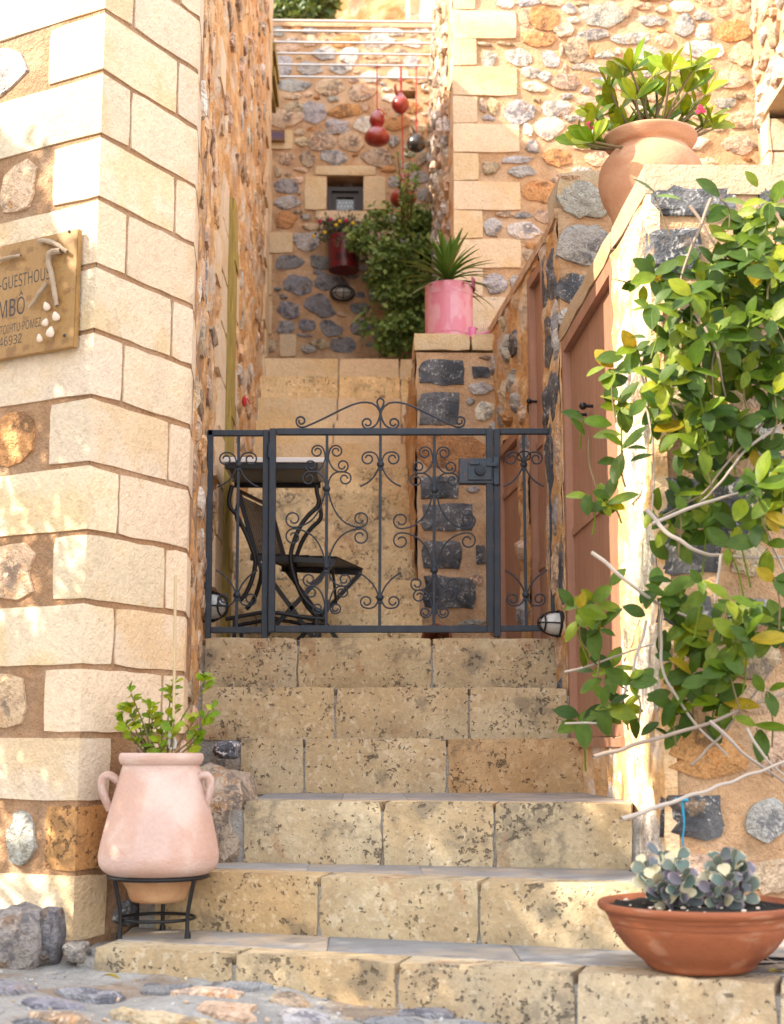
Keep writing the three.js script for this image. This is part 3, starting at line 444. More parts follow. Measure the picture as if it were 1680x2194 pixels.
  const pl = []; for (let i = 0; i < 2; i++) mesh('door_board', slabOn(LB, sd(6.38) + i * 0.12, sd(6.38) + i * 0.12 + 0.117, HS[6] + 0.01, 2.55 - 0.03 * i, 0.008, 0.038 - 0.004 * i), M.yellowWood, door);
  for (const y of [0.8, 1.5, 2.25]) mesh('door_rail', slabOn(LB, sd(6.4), sd(6.61), y, y + 0.09, 0.0385, 0.042), M.yellowWood, door);
  mesh('door_tassel', [ball(LB.at(sd(6.6), 1.62, 0.08), 0.012, 1, 2.2, 1), tube([LB.at(sd(6.7), 1.66, 0.085), LB.at(sd(6.7), 1.63, 0.10)], 0.003)], M.redCord, door);
}
function slabOn(face, s0, s1, y0, y1, o0, o1) {
  const g = norm(new THREE.BoxGeometry(1, 1, 1)), p = g.attributes.position, uv = new Float32Array(p.count * 2);
  for (let i = 0; i < p.count; i++) { const s = p.getX(i) > 0 ? s1 : s0, y = p.getY(i) > 0 ? y1 : y0, o = p.getZ(i) > 0 ? o1 : o0, v = face.at(s, y, o); p.setXYZ(i, v.x, v.y, v.z); uv[2 * i] = s + o; uv[2 * i + 1] = y + o * 0.3; }
  g.setAttribute('uv', new THREE.BufferAttribute(uv, 2)); g.computeVertexNormals(); return g;
}
// ------------------------------------------------------------------ house at the head of the alley
const BD = 10.6, BH = new Face([[-1.9, BD], [1.3, BD]]);
const c2r = (x, y) => [(1000 + x * 0.6548) / 1.867, y * 0.6548 / 1.867];
const R2 = (x0, y0, x1, y1) => { const a = c2r(x0, y0), b = c2r(x1, y1); return BH.rect(a[0], a[1], b[0], b[1]); };
const backHouse = thing('stone_house', 'shaded rubble stone house across the head of the alley with one small square window', 'house', V3(-0.2, EYE + 2.5, -BD));
{
  const hole = R2(470, 1075, 692, 1290), niche = R2(905, 552, 1012, 604), topY = R2(300, 128, 400, 200)[3], capY = R2(300, 128, 400, 165)[2];
  const wall = mesh('wall', [sheet(BH, 0, BH.total, 1.8, topY, 0.04, -0.004, 0.006, [hole, niche]), mass([[-1.9, BD + 0.32], [1.3, BD + 0.32], [1.3, BD + 0.7], [-1.9, BD + 0.7]], 1.8, topY), slabOn(BH, 0, BH.total, topY - 0.01, topY + 0.012, -0.7, 0.006)], M.mortar, backHouse);
  mesh('side_wing', mass([[-2.6, 9.42], [-1.3, 9.42], [-1.3, BD + 0.7], [-2.6, BD + 0.7]], 1.8, 6.25), M.mortar, backHouse);
  mesh('wall_coping', slabOn(BH, 0, BH.total, capY, topY - 0.012, -0.02, 0.014), M.mortar, backHouse);
  mesh('niche', [slabOn(BH, niche[0], niche[1], niche[2] - 0.02, niche[2], -0.2, -0.006), slabOn(BH, niche[0] - 0.02, niche[0], niche[2], niche[3], -0.2, -0.006), slabOn(BH, niche[1], niche[1] + 0.02, niche[2], niche[3], -0.2, -0.006), slabOn(BH, niche[0], niche[1], niche[3], niche[3] + 0.02, -0.2, -0.006), slabOn(BH, niche[0], niche[1], niche[2], niche[3], -0.22, -0.2)], M.mortar, backHouse);
  const T = [0.98, 0.93, 0.80];
  for (const q of [[402, 1015, 768, 1072], [337, 1078, 469, 1282], [694, 1078, 829, 1282], [402, 1290, 768, 1350], [75, 918, 134, 1166], [75, 1170, 134, 1412], [75, 1418, 262, 1546], [72, 1554, 134, 1802], [72, 1808, 134, 2040], [75, 795, 262, 912], [180, 2042, 280, 2180]]) block(wall, BH, R2(...q), { cell: 0.12, proud: 0.012, deep: 0.05, tone: T });
  const big = `170 190 90 70 g; 280 178 100 36 o; 370 187 90 40 g; 690 178 95 28 o; 845 188 180 50 w; 1050 186 72 40 w; 375 250 90 70 p; 580 250 150 70 o; 790 255 200 85 w; 990 265 130 46 w; 220 300 160 46 p; 455 325 140 70 g; 605 338 110 92 w; 745 325 130 60 p; 990 380 90 80 g; 195 408 110 125 g; 362 420 150 80 g; 550 420 130 60 g; 735 465 120 60 g; 900 455 110 70 w`;
  const mid = `275 520 182 76 g; 490 530 172 96 p; 682 565 172 98 p; 855 600 92 50 w; 838 548 60 22 w; 265 590 100 34 p; 410 597 40 20 o; 510 605 72 30 g; 150 605 60 80 g; 270 655 120 62 b; 385 685 142 120 g; 580 680 188 80 o; 708 655 40 56 p; 215 725 205 100 p; 530 773 152 82 g; 718 760 150 90 w; 885 752 200 70 o; 310 810 72 40 b; 445 865 160 106 p; 620 865 172 106 p; 315 865 80 54 b; 878 860 62 70 g; 220 965 100 70 p; 355 965 100 90 b; 515 960 162 84 g; 780 960 192 92 b; 1052 960 60 90 b`;
  const lo = `310 1037 82 30 p; 175 1050 40 60 b; 842 1030 92 44 o; 300 1100 50 40 p; 230 1140 146 76 g; 880 1110 80 70 g; 1040 1085 112 62 g; 225 1240 150 76 g; 1060 1190 70 70 g; 215 1345 142 96 o; 345 1325 60 34 g; 290 1295 62 20 b; 380 1386 100 40 b; 350 1475 152 112 g; 900 1330 120 60 g; 1050 1310 90 60 p; 300 1180 20 20 b; 1010 1250 60 40 b`;
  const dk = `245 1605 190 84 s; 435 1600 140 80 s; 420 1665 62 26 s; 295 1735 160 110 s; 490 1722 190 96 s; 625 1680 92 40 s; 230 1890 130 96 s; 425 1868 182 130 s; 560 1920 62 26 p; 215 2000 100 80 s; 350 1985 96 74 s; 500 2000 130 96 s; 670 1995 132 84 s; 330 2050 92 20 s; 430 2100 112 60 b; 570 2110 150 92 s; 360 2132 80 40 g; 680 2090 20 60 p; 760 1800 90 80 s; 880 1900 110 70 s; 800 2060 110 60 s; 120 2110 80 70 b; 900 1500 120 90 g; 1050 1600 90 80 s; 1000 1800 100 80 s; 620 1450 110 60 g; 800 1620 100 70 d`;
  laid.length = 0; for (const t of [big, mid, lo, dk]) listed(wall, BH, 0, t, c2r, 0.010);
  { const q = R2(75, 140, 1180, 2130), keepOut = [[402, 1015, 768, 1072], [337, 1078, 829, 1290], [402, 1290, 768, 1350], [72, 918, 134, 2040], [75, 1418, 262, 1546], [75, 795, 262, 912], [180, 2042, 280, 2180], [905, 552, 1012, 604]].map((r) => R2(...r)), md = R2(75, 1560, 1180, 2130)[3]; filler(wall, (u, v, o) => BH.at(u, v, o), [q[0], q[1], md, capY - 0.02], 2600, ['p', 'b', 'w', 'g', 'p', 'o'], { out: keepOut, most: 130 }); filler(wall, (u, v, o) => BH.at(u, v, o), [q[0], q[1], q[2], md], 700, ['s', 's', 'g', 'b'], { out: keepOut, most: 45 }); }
  const wq = hole, win = sub('window', BH.at((wq[0] + wq[1]) / 2, wq[2], -0.1), backHouse), fw = 0.035;
  mesh('reveal', [slabOn(BH, wq[0] - 0.03, wq[0], wq[2], wq[3], -0.3, -0.006), slabOn(BH, wq[1], wq[1] + 0.03, wq[2], wq[3], -0.3, -0.006), slabOn(BH, wq[0] - 0.03, wq[1] + 0.03, wq[3], wq[3] + 0.03, -0.3, -0.006), slabOn(BH, wq[0] - 0.03, wq[1] + 0.03, wq[2] - 0.03, wq[2], -0.3, -0.006)], M.mortar, win);
  const o0 = -0.12, o1 = -0.07, fr = (a, b, c, d, p, q) => [slabOn(BH, a, a + fw, c, d, p, q), slabOn(BH, b - fw, b, c, d, p, q), slabOn(BH, a + fw, b - fw, d - fw, d, p, q), slabOn(BH, a + fw, b - fw, c, c + fw * 0.5, p, q)];
  mesh('frame', fr(wq[0] + 0.002, wq[1] - 0.002, wq[2] + 0.002, wq[3] - 0.06, o0, o1), M.frame, win);
  mesh('sash', fr(wq[0] + fw + 0.004, wq[1] - fw - 0.004, wq[2] + 0.03, wq[3] - 0.1, o0 - 0.03, o1 - 0.025), M.frame, win);
  mesh('pane', slabOn(BH, wq[0] + 0.06, wq[1] - 0.06, wq[2] + 0.05, wq[3] - 0.13, -0.125, -0.12), M.glass, win);
  const lace = []; for (let i = 0; i < 17; i++) for (let j = 0; j < 11; j++) if ((i * 5 + j * 3) % 7 < 5 && j < 4 + i * 0.45) { const w = (wq[1] - wq[0] - 0.16) / 17, s = wq[0] + 0.08 + i * w, y = wq[2] + 0.06 + j * 0.03; lace.push(slabOn(BH, s, s + w * 0.72, y, y + 0.022, -0.155 - 0.004 * (i % 2), -0.152)); }
  mesh('lace_curtain', lace, M.cloth, win);
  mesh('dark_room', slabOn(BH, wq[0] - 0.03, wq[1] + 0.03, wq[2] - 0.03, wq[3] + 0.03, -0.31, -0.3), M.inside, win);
}
// ------------------------------------------------------------------ house on the right
const RBX = P(974, 250, 7.8).x, RB = new Face([[P(923, 250, BD).x, BD - 0.005], [RBX, 7.8], [2.9, 7.8]]);
const c3r = (x, y) => [(1750 + 0.8256 * x) / 1.867, 0.8256 * y / 1.867];
const rightHouse = thing('stone_house', 'sunlit rubble stone house on the right with a column of long and short corner blocks', 'house', V3(RBX, EYE + 2, -7.8));
{
  const S = RB.len[1], R3 = (x0, y0, x1, y1) => { const a = c3r(x0, y0), b = c3r(x1, y1); return RB.rect(a[0], a[1], b[0], b[1], 1); };
  const wall = mesh('wall', [sheet(RB, S - 0.02, RB.total, 0.8, 5.4, 0.035, -0.004, 0.008), mass([[RBX + 0.03, BD - 0.03], [RBX + 0.03, 7.83], [2.9, 7.83], [2.9, BD - 0.03]], 0.8, 5.4)], M.mortar, rightHouse);
  const side = mesh('alley_wall', sheet(RB, 0, S, 1.8, 5.4, 0.035, 0.004, 0.014, [], 12), M.rough, rightHouse);
  const q = [[-90, 380, 1], [-232, -95, 0], [-90, 48, 0, 185], [52, 188, 1, 382], [188, 320, 0, 190], [325, 463, 1, 388], [466, 597, 0, 193], [602, 738, 1, 398], [742, 875, 0, 200], [880, 1018, 1, 402], [1022, 1155, 0, 220], [1160, 1298, 1, 407], [1302, 1436, 0, 220], [1440, 1590, 1, 400], [1595, 1730, 0, 220]];
  for (const [y0, y1, long, x1] of q) { if (y0 === -90 && y1 === 380) continue; const r = R3(88, y0, x1 ?? (long ? 390 : 190), y1); block(wall, RB, [S - (long ? 0.14 : 0.34), r[1], r[2], r[3]], { proud: 0.01, cell: 0.1, deep: 0.04, tone: pick([[1, 0.97, 0.92], [1.02, 0.95, 0.88], [1, 0.92, 0.82]]) }); }
  const A = `420 90 50 78 b; 510 88 130 106 o; 642 45 76 44 g; 800 68 195 120 g; 925 50 40 60 p; 1040 98 122 54 g; 1290 75 82 56 g; 1195 122 84 90 g; 1290 155 62 78 w; 1430 150 150 92 o; 1480 28 74 60 b; 330 14 80 50 w; 440 5 100 44 g; 655 100 60 28 w; 615 142 92 60 p; 485 190 150 66 o; 748 172 150 58 g; 945 186 190 56 g; 1100 195 82 60 p; 1080 146 40 18 o; 560 14 90 30 p; 700 20 60 20 b; 1000 30 90 30 p; 1180 30 110 46 w; 1385 60 60 50 p`;
  const B = `230 215 72 14 b; 330 212 82 14 b; 255 285 66 70 g; 390 276 122 76 w; 550 290 82 74 g; 680 246 102 118 b; 745 255 20 48 o; 600 240 16 58 p; 810 266 92 40 g; 1020 262 122 80 g; 875 250 22 30 w; 1145 270 60 38 p; 1295 240 182 78 w; 1470 262 112 106 p; 450 352 82 48 w; 520 372 60 48 g; 615 335 20 58 p; 735 330 162 40 w; 620 400 140 78 p; 470 422 102 40 w; 1210 330 132 78 g; 1310 325 30 60 b; 1420 382 160 80 p; 900 330 120 50 p; 800 400 100 50 g; 950 420 130 60 p; 1100 420 120 60 w; 1250 430 110 60 p`;
  const C = `220 510 36 64 b; 270 515 50 74 b; 395 540 150 102 g; 570 525 150 68 w; 245 572 62 24 g; 485 487 36 14 b; 1400 500 100 48 g; 1470 590 122 80 p; 540 620 142 98 w; 640 575 62 28 g; 440 630 50 58 w; 655 650 82 40 w; 460 710 62 58 g; 575 762 132 80 o; 1460 700 150 82 p; 380 775 152 34 g; 260 815 86 64 b; 410 830 136 48 g; 490 932 150 98 o; 600 870 80 40 p; 415 1045 76 28 g; 330 1040 82 24 p; 515 1050 82 58 p; 270 1105 82 78 g; 415 1115 152 74 w; 455 1190 52 30 o; 445 1240 56 58 b; 285 1375 112 84 g; 400 1370 82 68 g; 720 560 90 60 g; 860 540 110 60 p; 1000 540 120 60 g; 1150 560 120 70 p; 1290 560 100 60 b; 720 700 120 60 p; 900 680 120 60 g; 1080 690 120 60 p; 1260 690 120 60 w; 1300 800 110 60 p; 700 840 100 60 g`;
  laid.length = 0; for (const t of [A, B, C]) listed(wall, RB, 1, t, c3r, 0.009);
  const at = (u, v, o) => RB.at(u, v, o);
  { const q = R3(190, 1450, 1530, -10), ko = []; for (const [y0, y1, long, x1] of [[-90, 48, 0, 185], [52, 188, 1, 382], [188, 320, 0, 190], [325, 463, 1, 388], [466, 597, 0, 193], [602, 738, 1, 398], [742, 875, 0, 200], [880, 1018, 1, 402], [1022, 1155, 0, 220], [1160, 1298, 1, 407], [1302, 1436, 0, 220]]) ko.push(R3(60, y0, x1, y1)); filler(wall, (u, v, o) => RB.at(u, v, o), [q[0], q[1], q[2], q[3]], 6000, ['p', 'b', 'b', 'p', 'g', 'o', 'w'], { out: ko, most: 210, singly: 60, h: 0.009, w0: 0.06, w1: 0.20 }); }
  rubble(wall, at, [S + 0.45, RB.total, 4.36, 5.35], 0.24, 0.16, 0.07, TONES_WARM, { h: 0.011 });
  rubble(side, at, [0.02, S - 0.36, 1.9, 5.3], 0.24, 0.16, 0.06, ['w', 'g', 'p', 'b'], { h: 0.03 });
}
// house beyond the right edge, seen along its sunlit side
const farRight = thing('stone_house', 'house at the top right edge showing a glaring sunlit side wall with an arched opening', 'house', V3(2.5, EYE + 1, -7));
{
  const x0 = P(1618, 150, 7.79).x, FR = new Face([[x0, 7.79], [x0 + 0.02, 6.0], [x0 + 2, 6.0]]), S = FR.len[1];
  const a = FR.pix(1652, 300, 0), ho = [a[0], a[0] + 0.5, tanEl(420) * 7.3, tanEl(185) * 7.3];
  const wall = mesh('wall', [sheet(FR, 0, S, 0.8, 5.2, 0.05, 0.002, 0.012, [ho]), sheet(FR, S, FR.total, 0.8, 5.2, 0.2, 0, 0.01), mass([[x0 + 0.4, 7.76], [x0 + 0.4, 6.03], [x0 + 2, 6.03], [x0 + 2, 7.76]], 0.8, 5.2), slabOn(FR, 0.005, S, 5.2, 5.22, -0.5, 0.01)], M.mortar, farRight);
  rubble(wall, (u, v, o) => FR.at(u, v, o), [0.02, S - 0.3, 1.6, 5.1], 0.22, 0.16, 0.05, ['w', 'g', 'p'], { h: 0.03, out: [ho] });
  for (let y = ho[2]; y < ho[3] - 0.05; y += 0.2) block(wall, FR, [ho[0] - 0.14, ho[0] - 0.002, y, y + 0.19], { proud: 0.02, deep: 0.3, cell: 0.12 });
  block(wall, FR, [ho[0] - 0.2, ho[1] + 0.1, ho[3], ho[3] + 0.2], { proud: 0.022, deep: 0.36, cell: 0.12 });
  mesh('opening', slabOn(FR, ho[0] - 0.02, ho[1] + 0.02, ho[2] - 0.02, ho[3], -0.38, -0.34), M.lime, farRight);
}
// ------------------------------------------------------------------ low terrace wall beside the upper steps
const TW = new Face([[0.262, 9.0], [0.272, 7.0], [0.74, 7.0]]);
const terrace = thing('retaining_wall', 'low terrace wall of black squared stones in tan mortar right of the upper steps', 'wall', V3(0.27, EYE + 0.42, -7));
{
  const S = TW.len[1], cr = (x, y) => [(1000 + 0.595 * x) / 1.867, (900 + 0.595 * y) / 1.867], c5 = (x, y) => [(750 + 0.952 * x) / 1.867, (1500 + 0.952 * y) / 1.867];
  const rc = (x0, y0, x1, y1) => { const a = cr(x0, y0), b = cr(x1, y1); return TW.rect(a[0], a[1], b[0], b[1], 1); };
  const topY = rc(1175, 735, 1480, 845)[2];
  const wall = mesh('wall', [sheet(TW, S, TW.total, 0.2, topY - 0.01, 0.03, -0.002, 0.006), mass([[0.30, 8.9], [0.30, 7.03], [0.74, 7.03], [0.74, 7.9], [0.6, 8.9]], 0.2, topY - 0.012)], M.mortar, terrace);
  mesh('side_face', sheet(TW, 0, S, 0.3, topY - 0.01, 0.03, 0.006, 0.016, [], 14), M.rough, terrace);
  for (const q of [[1175, 735, 1480, 843], [1490, 735, 1700, 843]]) { const r = rc(...q); block(wall, TW, [q[0] < 1200 ? S - 0.3 : r[0], Math.min(r[1], TW.total), r[2], r[3]], { mat: M.lime, proud: 0.012, deep: 0.3, tone: [0.88, 0.80, 0.64] }); }
  listed(wall, TW, 1, `1292 990 322 172 d; 1275 1232 275 222 d; 1552 992 122 80 d; 1552 1100 142 72 g; 1480 1188 62 40 g; 1572 1248 122 112 w; 1590 895 90 30 p`, cr, 0.012, true);
  listed(wall, TW, 1, `1112 318 275 140 o; 1062 472 165 100 d; 1092 602 235 122 d; 1068 755 172 122 d; 1100 912 232 140 d; 1232 755 44 82 d; 1200 1040 100 20 g; 1200 480 60 30 g; 1215 860 50 40 p`, c5, 0.012, true);
}
// ------------------------------------------------------------------ garden wall with doors on the right
const gx = (d) => d > 5.7 ? 0.775 - 0.0804 * (d - 5.7) : 0.815 - 0.0216 * (d - 3.85), GW = new Face([[gx(7.13), 7.13], [0.775, 5.70], [0.815, 3.85], [2.9, 3.85]]), GS = GW.len[2], gs = (d) => d > 5.7 ? GW.len[1] * (7.13 - d) / 1.43 : GW.len[1] + (GS - GW.len[1]) * (5.7 - d) / 1.85;
const garden = thing('garden_wall', 'stepped garden wall on the right with brown doors in its alley side', 'wall', V3(0.8, EYE - 0.6, -4.4));
{
  const d1 = [gs(5.38), gs(4.37), 0.03, 1.565], d2 = [gs(6.13), gs(5.80), HS[6], 2.07], d3 = [gs(6.95), gs(6.37), HS[6], 1.46], at = (u, v, o) => GW.at(u, v, o);
  const P2 = new Face([[gx(5.42), 5.42], [2.9, 5.42]]);
  const wall = mesh('wall', [sheet(GW, GS, GW.total, -0.8, 1.56, 0.035, -0.004, 0.008), mass([[gx(5.3) + 0.16, 5.43], [gx(3.9) + 0.16, 3.87], [2.9, 3.87], [2.9, 5.43]], -1, 1.55), mass([[gx(7.1) + 0.16, 7.12], [gx(5.7) + 0.16, 5.7], [gx(5.42) + 0.16, 5.44], [2.9, 5.44], [2.9, 7.12]], -1, 2.1), sheet(P2, 0, P2.total, 1.5, 2.12, 0.035, -0.004, 0.008)], M.mortar, garden);
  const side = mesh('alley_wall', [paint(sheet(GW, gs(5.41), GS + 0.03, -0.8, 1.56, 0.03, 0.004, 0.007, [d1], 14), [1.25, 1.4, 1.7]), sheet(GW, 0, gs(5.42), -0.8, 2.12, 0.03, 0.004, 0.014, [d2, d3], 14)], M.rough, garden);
  // coping
  block(wall, GW, [gs(4.35), GS + 0.9, 1.562, 1.645], { mat: M.lime, proud: 0.012, deep: 0.42, e: 0.008, cell: 0.05, tone: [0.62, 0.58, 0.52], name: 'coping_stone' });
  block(wall, GW, [GS + 0.908, GS + 1.9, 1.562, 1.645], { mat: M.lime, proud: 0.012, deep: 0.42, e: 0.008, tone: [0.62, 0.58, 0.52], name: 'coping_stone' });
  block(wall, GW, [gs(5.4), gs(4.36), 1.57, 1.645], { mat: M.lime, proud: 0.01, deep: 0.42, e: 0.008, tone: [0.75, 0.66, 0.55], name: 'coping_stone' });
  block(wall, P2, [0, 0.9, 2.125, 2.29], { mat: M.lime, proud: 0.012, deep: 0.3, e: 0.012, tone: [0.72, 0.68, 0.6], name: 'coping_stone' });
  mesh('roof_slab', slabOn(GW, gs(5.41), gs(3.9), 1.56, 1.625, -1.5, -0.3), M.mortar, garden);
  mesh('wall_top', [slabOn(GW, 0, gs(5.72), 2.10, 2.14, -1.5, 0.012), slabOn(GW, gs(5.69), gs(5.43), 2.097, 2.137, -1.5, 0.012)], M.mortar, garden);
  const c6 = (x, y) => [(2000 + 0.7293 * x) / 1.867, (1300 + 0.7293 * y) / 1.867], c8 = (x, y) => [(1400 + 1.034 * x) / 1.867, (2700 + 1.034 * y) / 1.867];
  laid.length = 0;
  listed(wall, GW, 2, `1240 972 440 150 d; 1135 1215 290 235 d; 1490 1210 160 150 b; 1600 960 90 120 d`, c3r, 0.014, true);
  listed(wall, GW, 2, `1000 360 300 200 b; 1300 380 260 200 p; 1080 560 240 150 d; 1400 620 260 180 g; 1150 945 610 230 d; 1030 1255 390 230 d; 1010 1565 330 170 d; 1380 1300 200 160 b; 1380 1580 240 150 g; 1040 1790 330 180 p; 1420 1830 240 200 b`, c6, 0.014, true);
  listed(wall, GW, 2, `1370 290 330 180 o; 1300 550 290 180 d; 1615 560 150 160 g; 1330 760 300 120 p; 1640 770 160 120 b; 1640 300 110 150 p`, c8, 0.014, true);
  filler(wall, at, [GS + 0.02, GS + 0.75, -0.5, 1.5], 900, ['d', 's', 'd', 's', 'p', 'b'], { w1: 0.30, w0: 0.06, most: 40, h: 0.012 });
  listed(wall, P2, 0, `712 975 225 152 g; 712 1188 232 212 g; 655 1400 150 150 d; 620 1540 60 90 g; 900 1000 120 160 g; 640 860 100 30 p`, c3r, 0.012);
  rubble(side, at, [gs(4.34), GS - 0.01, -0.6, 1.55], 0.34, 0.22, 0.03, ['w', 'w', 'w', 'b'], { h: 0.010, out: [d1] });
  rubble(side, at, [gs(5.78), gs(5.44), -0.2, 2.06], 0.17, 0.24, 0.04, ['d', 'g', 'd', 'p'], { h: 0.016, out: [d1, d2] });
  rubble(side, at, [gs(5.425), gs(5.385), -0.2, 1.5], 0.11, 0.24, 0.03, ['d', 'g', 'd', 'p'], { h: 0.016, out: [d1, d2] });
  rubble(side, at, [0.02, gs(6.15), 0.2, 2.1], 0.2, 0.15, 0.06, ['g', 'd', 'p', 'b', 'o'], { h: 0.028, keep: 0.8, out: [d2, d3] });
  const doorway = (q, label, seam, rails, open) => {
    const [s0, s1, y0, y1] = q, dr = sub('door', at((s0 + s1) / 2, y0, 0), garden); if (label) dr.userData.label = label;
    const post = 0.045, f = (a, b, c, d, o0, o1, n) => mesh(n, slabOn(GW, a, b, c, d, o0, o1), M.door, dr);
    f(s0, s0 + post, y0, y1, -0.04, 0.004, 'frame_post'); f(s1 - post, s1, y0, y1, -0.04, 0.004, 'frame_post'); f(s0 + post, s1 - post, y1 - 0.05, y1, -0.04, 0.003, 'lintel'); f(s0, s1, y0 - 0.03, y0 - 0.001, -0.08, 0.016, 'sill');
    const leaves = seam ? [[s0 + post + 0.002, seam - 0.002], [seam + 0.002, s1 - post - 0.002]] : [[s0 + post + 0.002, s1 - post - 0.002]];
    for (const [a, b] of leaves) { f(a, b, y0 + 0.004, y1 - 0.054, -0.05, -0.024, 'door_leaf'); for (const r of rails) f(a + 0.003, b - 0.003, r, r + 0.028, -0.0235, -0.016, 'door_rail'); }
    return dr;
  };
  const dA = doorway(d1, 'wide brown double door with two round knobs', gs(4.95), [0.79]);
  for (const dd of [4.89, 5.02]) mesh('knob', [ball(at(gs(dd), 1.19, 0.012), 0.014), tube([at(gs(dd), 1.19, -0.03), at(gs(dd), 1.19, 0.01)], 0.006)], M.blackIron, dA);
  const dB = doorway(d2, 'narrow tall brown door', 0, [1.28, 0.75]);
  mesh('knob', [ball(at(gs(6.08), 1.5, 0.012), 0.012), tube([at(gs(6.08), 1.5, -0.03), at(gs(6.08), 1.5, 0.01)], 0.005)], M.blackIron, dB);
  doorway(d3, 'low brown door behind the gate', gs(6.66), [1.2]);
}
// ------------------------------------------------------------------ beyond the roof line
{
  const cl = new Face([[-0.35, 12.6], [0.46, 12.3], [0.5, 14]]), g = sheet(cl, 0, cl.total, 4.5, 8, 0.06, 0, 0.12, [], 3); paint(g, [0.62, 0.58, 0.56]);
  const cliff = tag(mesh('rock_face', [g, paint(mass([[-0.3, 12.9], [0.35, 12.6], [0.4, 14], [-0.3, 14]], 4.5, 7.9), [0.62, 0.58, 0.56])], M.rough), 0, 0, 0, 'structure');
  const x = P(868, 20, 12).x, WH = new Face([[x, 13], [x + 0.02, 12], [x + 0.7, 11.98]]), w = thing('stone_house', 'sliver of glaring white house wall at the top edge above the alley', 'house', V3(x, EYE + 4.5, -12));
  const wall = mesh('wall', [sheet(WH, 0, WH.total, 4.5, 8.2, 0.08, 0, 0.01), mass([[x + 0.03, 13], [x + 0.03, 12.02], [x + 0.7, 12.02], [x + 0.7, 13]], 4.5, 8.2)], M.lime, w);
  const sb = WH.pix(889, 20, 1); for (let k = 0; k < 8; k++) block(wall, WH, [sb[0] - 0.05, sb[0] + 0.04, 5.6 + k * 0.24, 5.83 + k * 0.24], { proud: 0.01, tone: [0.6, 0.55, 0.5] });
}
// ------------------------------------------------------------------ tree in the street (its shade dapples the corner)
function leafGeo(L, W, { curl = 0.12, fold = 0.25, tip = 0.9, n = 5 } = {}) {
  const pos = [], uv = [], idx = [];
  for (let i = 0; i <= n; i++) { const t = i / n, w = W / 2 * Math.pow(Math.sin(Math.PI * Math.pow(clamp(t, 0.015, 0.985), tip)), 0.65), z = -curl * L * t * t; for (const k of [-1, 0, 1]) { pos.push(k * w, t * L, z + Math.abs(k) * w * fold); uv.push(0.5 + k * w / W, t); } }
  for (let i = 0; i < n; i++) for (let k = 0; k < 2; k++) { const a = i * 3 + k; idx.push(a, a + 1, a + 4, a, a + 4, a + 3); }
  const g = new THREE.BufferGeometry(); g.setAttribute('position', new THREE.Float32BufferAttribute(pos, 3)); g.setAttribute('uv', new THREE.Float32BufferAttribute(uv, 2)); g.setIndex(idx); g.computeVertexNormals(); return g;
}
function orient(o, pos, dir, nrm, s) {                       // leaf base at pos, growing along dir, upper face towards nrm
  const y = dir.clone().normalize(), x = y.clone().cross(nrm); if (x.length() < 1e-3) x.set(1, 0, 0); x.normalize(); const z = x.clone().cross(y);
  o.quaternion.setFromRotationMatrix(new THREE.Matrix4().makeBasis(x, y, z)); o.position.copy(pos); o.scale.setScalar(s); return o;
}
const rv = (r = R) => { let v; do v = V3(rr(-1, 1, r), rr(-1, 1, r), rr(-1, 1, r)); while (v.length() > 1 || v.length() < 0.05); return v; };
function leafMesh(name, geo, mat, parent, pos, dir, nrm, s = 1) { const m = new THREE.Mesh(geo, mat); m.name = name; m.castShadow = m.receiveShadow = true; orient(m, pos.clone().sub(parent.__o), dir, nrm, s); parent.add(m); return m; }
function foliage(name, geo, mat, parent, spots, cols) {      // spots: [pos, dir, nrm, scale]
  const m = new THREE.InstancedMesh(geo, mat, spots.length), o = new THREE.Object3D(), c = new THREE.Color();
  spots.forEach(([p, d, n, s], i) => { orient(o, p.clone().sub(parent.__o), d, n, s); o.updateMatrix(); m.setMatrixAt(i, o.matrix); const q = pick(cols), k = rr(0.75, 1.2); m.setColorAt(i, c.setRGB(q[0] * k, q[1] * k, q[2] * k)); });
  m.name = name; m.userData.kind = 'stuff'; m.castShadow = m.receiveShadow = true; parent.add(m); return m;
}
{
  const base = V3(-2.9, EYE + streetY(-2.9, 2.9), -2.5), t = thing('street_tree', 'leafy young street tree in front of the corner house', 'tree', base);
  const g = (x, y, d) => V3(x, y + EYE, -d), tops = [];
  mesh('trunk', [tube([base.clone(), g(-2.85, 0.2, 2.55), g(-2.7, 0.9, 2.7)], 0.05, 14, 8, 0.6), ...Array.from({ length: 9 }, () => { const e = g(-2.6 + rr(-0.3, 0.3), 1.4 + rr(-0.5, 0.75), 2.9 + rr(-0.8, 0.7)); tops.push(e); return tube([g(-2.72, 0.7, 2.68), g(-2.68, 1.0, 2.8).lerp(e, 0.3), e], 0.018, 10, 5, 0.3); })], M.stem, t);
  const spots = []; let n = 0;
  while (spots.length < 17000 && n++ < 220000) {
    const d = rr(1.6, 3.8), x = -2.6 + rr(-0.5, 0.5), topH = (d < 2.5 ? 3.45 : d < 3.15 ? 2.44 : 2.95) + 0.2 * n3(d * 5, x * 4, 5) + 0.8 * (-2.6 - x), y = rr(0.35, topH);
    if (n3(x * 3 + 9, y * 3.4, d * 3.4) < (d > 3.1 ? 0.02 : -0.24)) continue;
    if (((d - 2.7) / 1.25) ** 2 + ((y - 2.1) / 2.7) ** 2 > 1) continue;
    spots.push([g(x, y, d), rv().add(V3(0, -0.3, 0)), rv().add(V3(0, 0.8, 0)), rr(0.7, 1.25)]);
  }
  foliage('crown', leafGeo(0.09, 0.032), M.foliage, t, spots, [[0.06, 0.12, 0.02], [0.09, 0.16, 0.03]]);
}
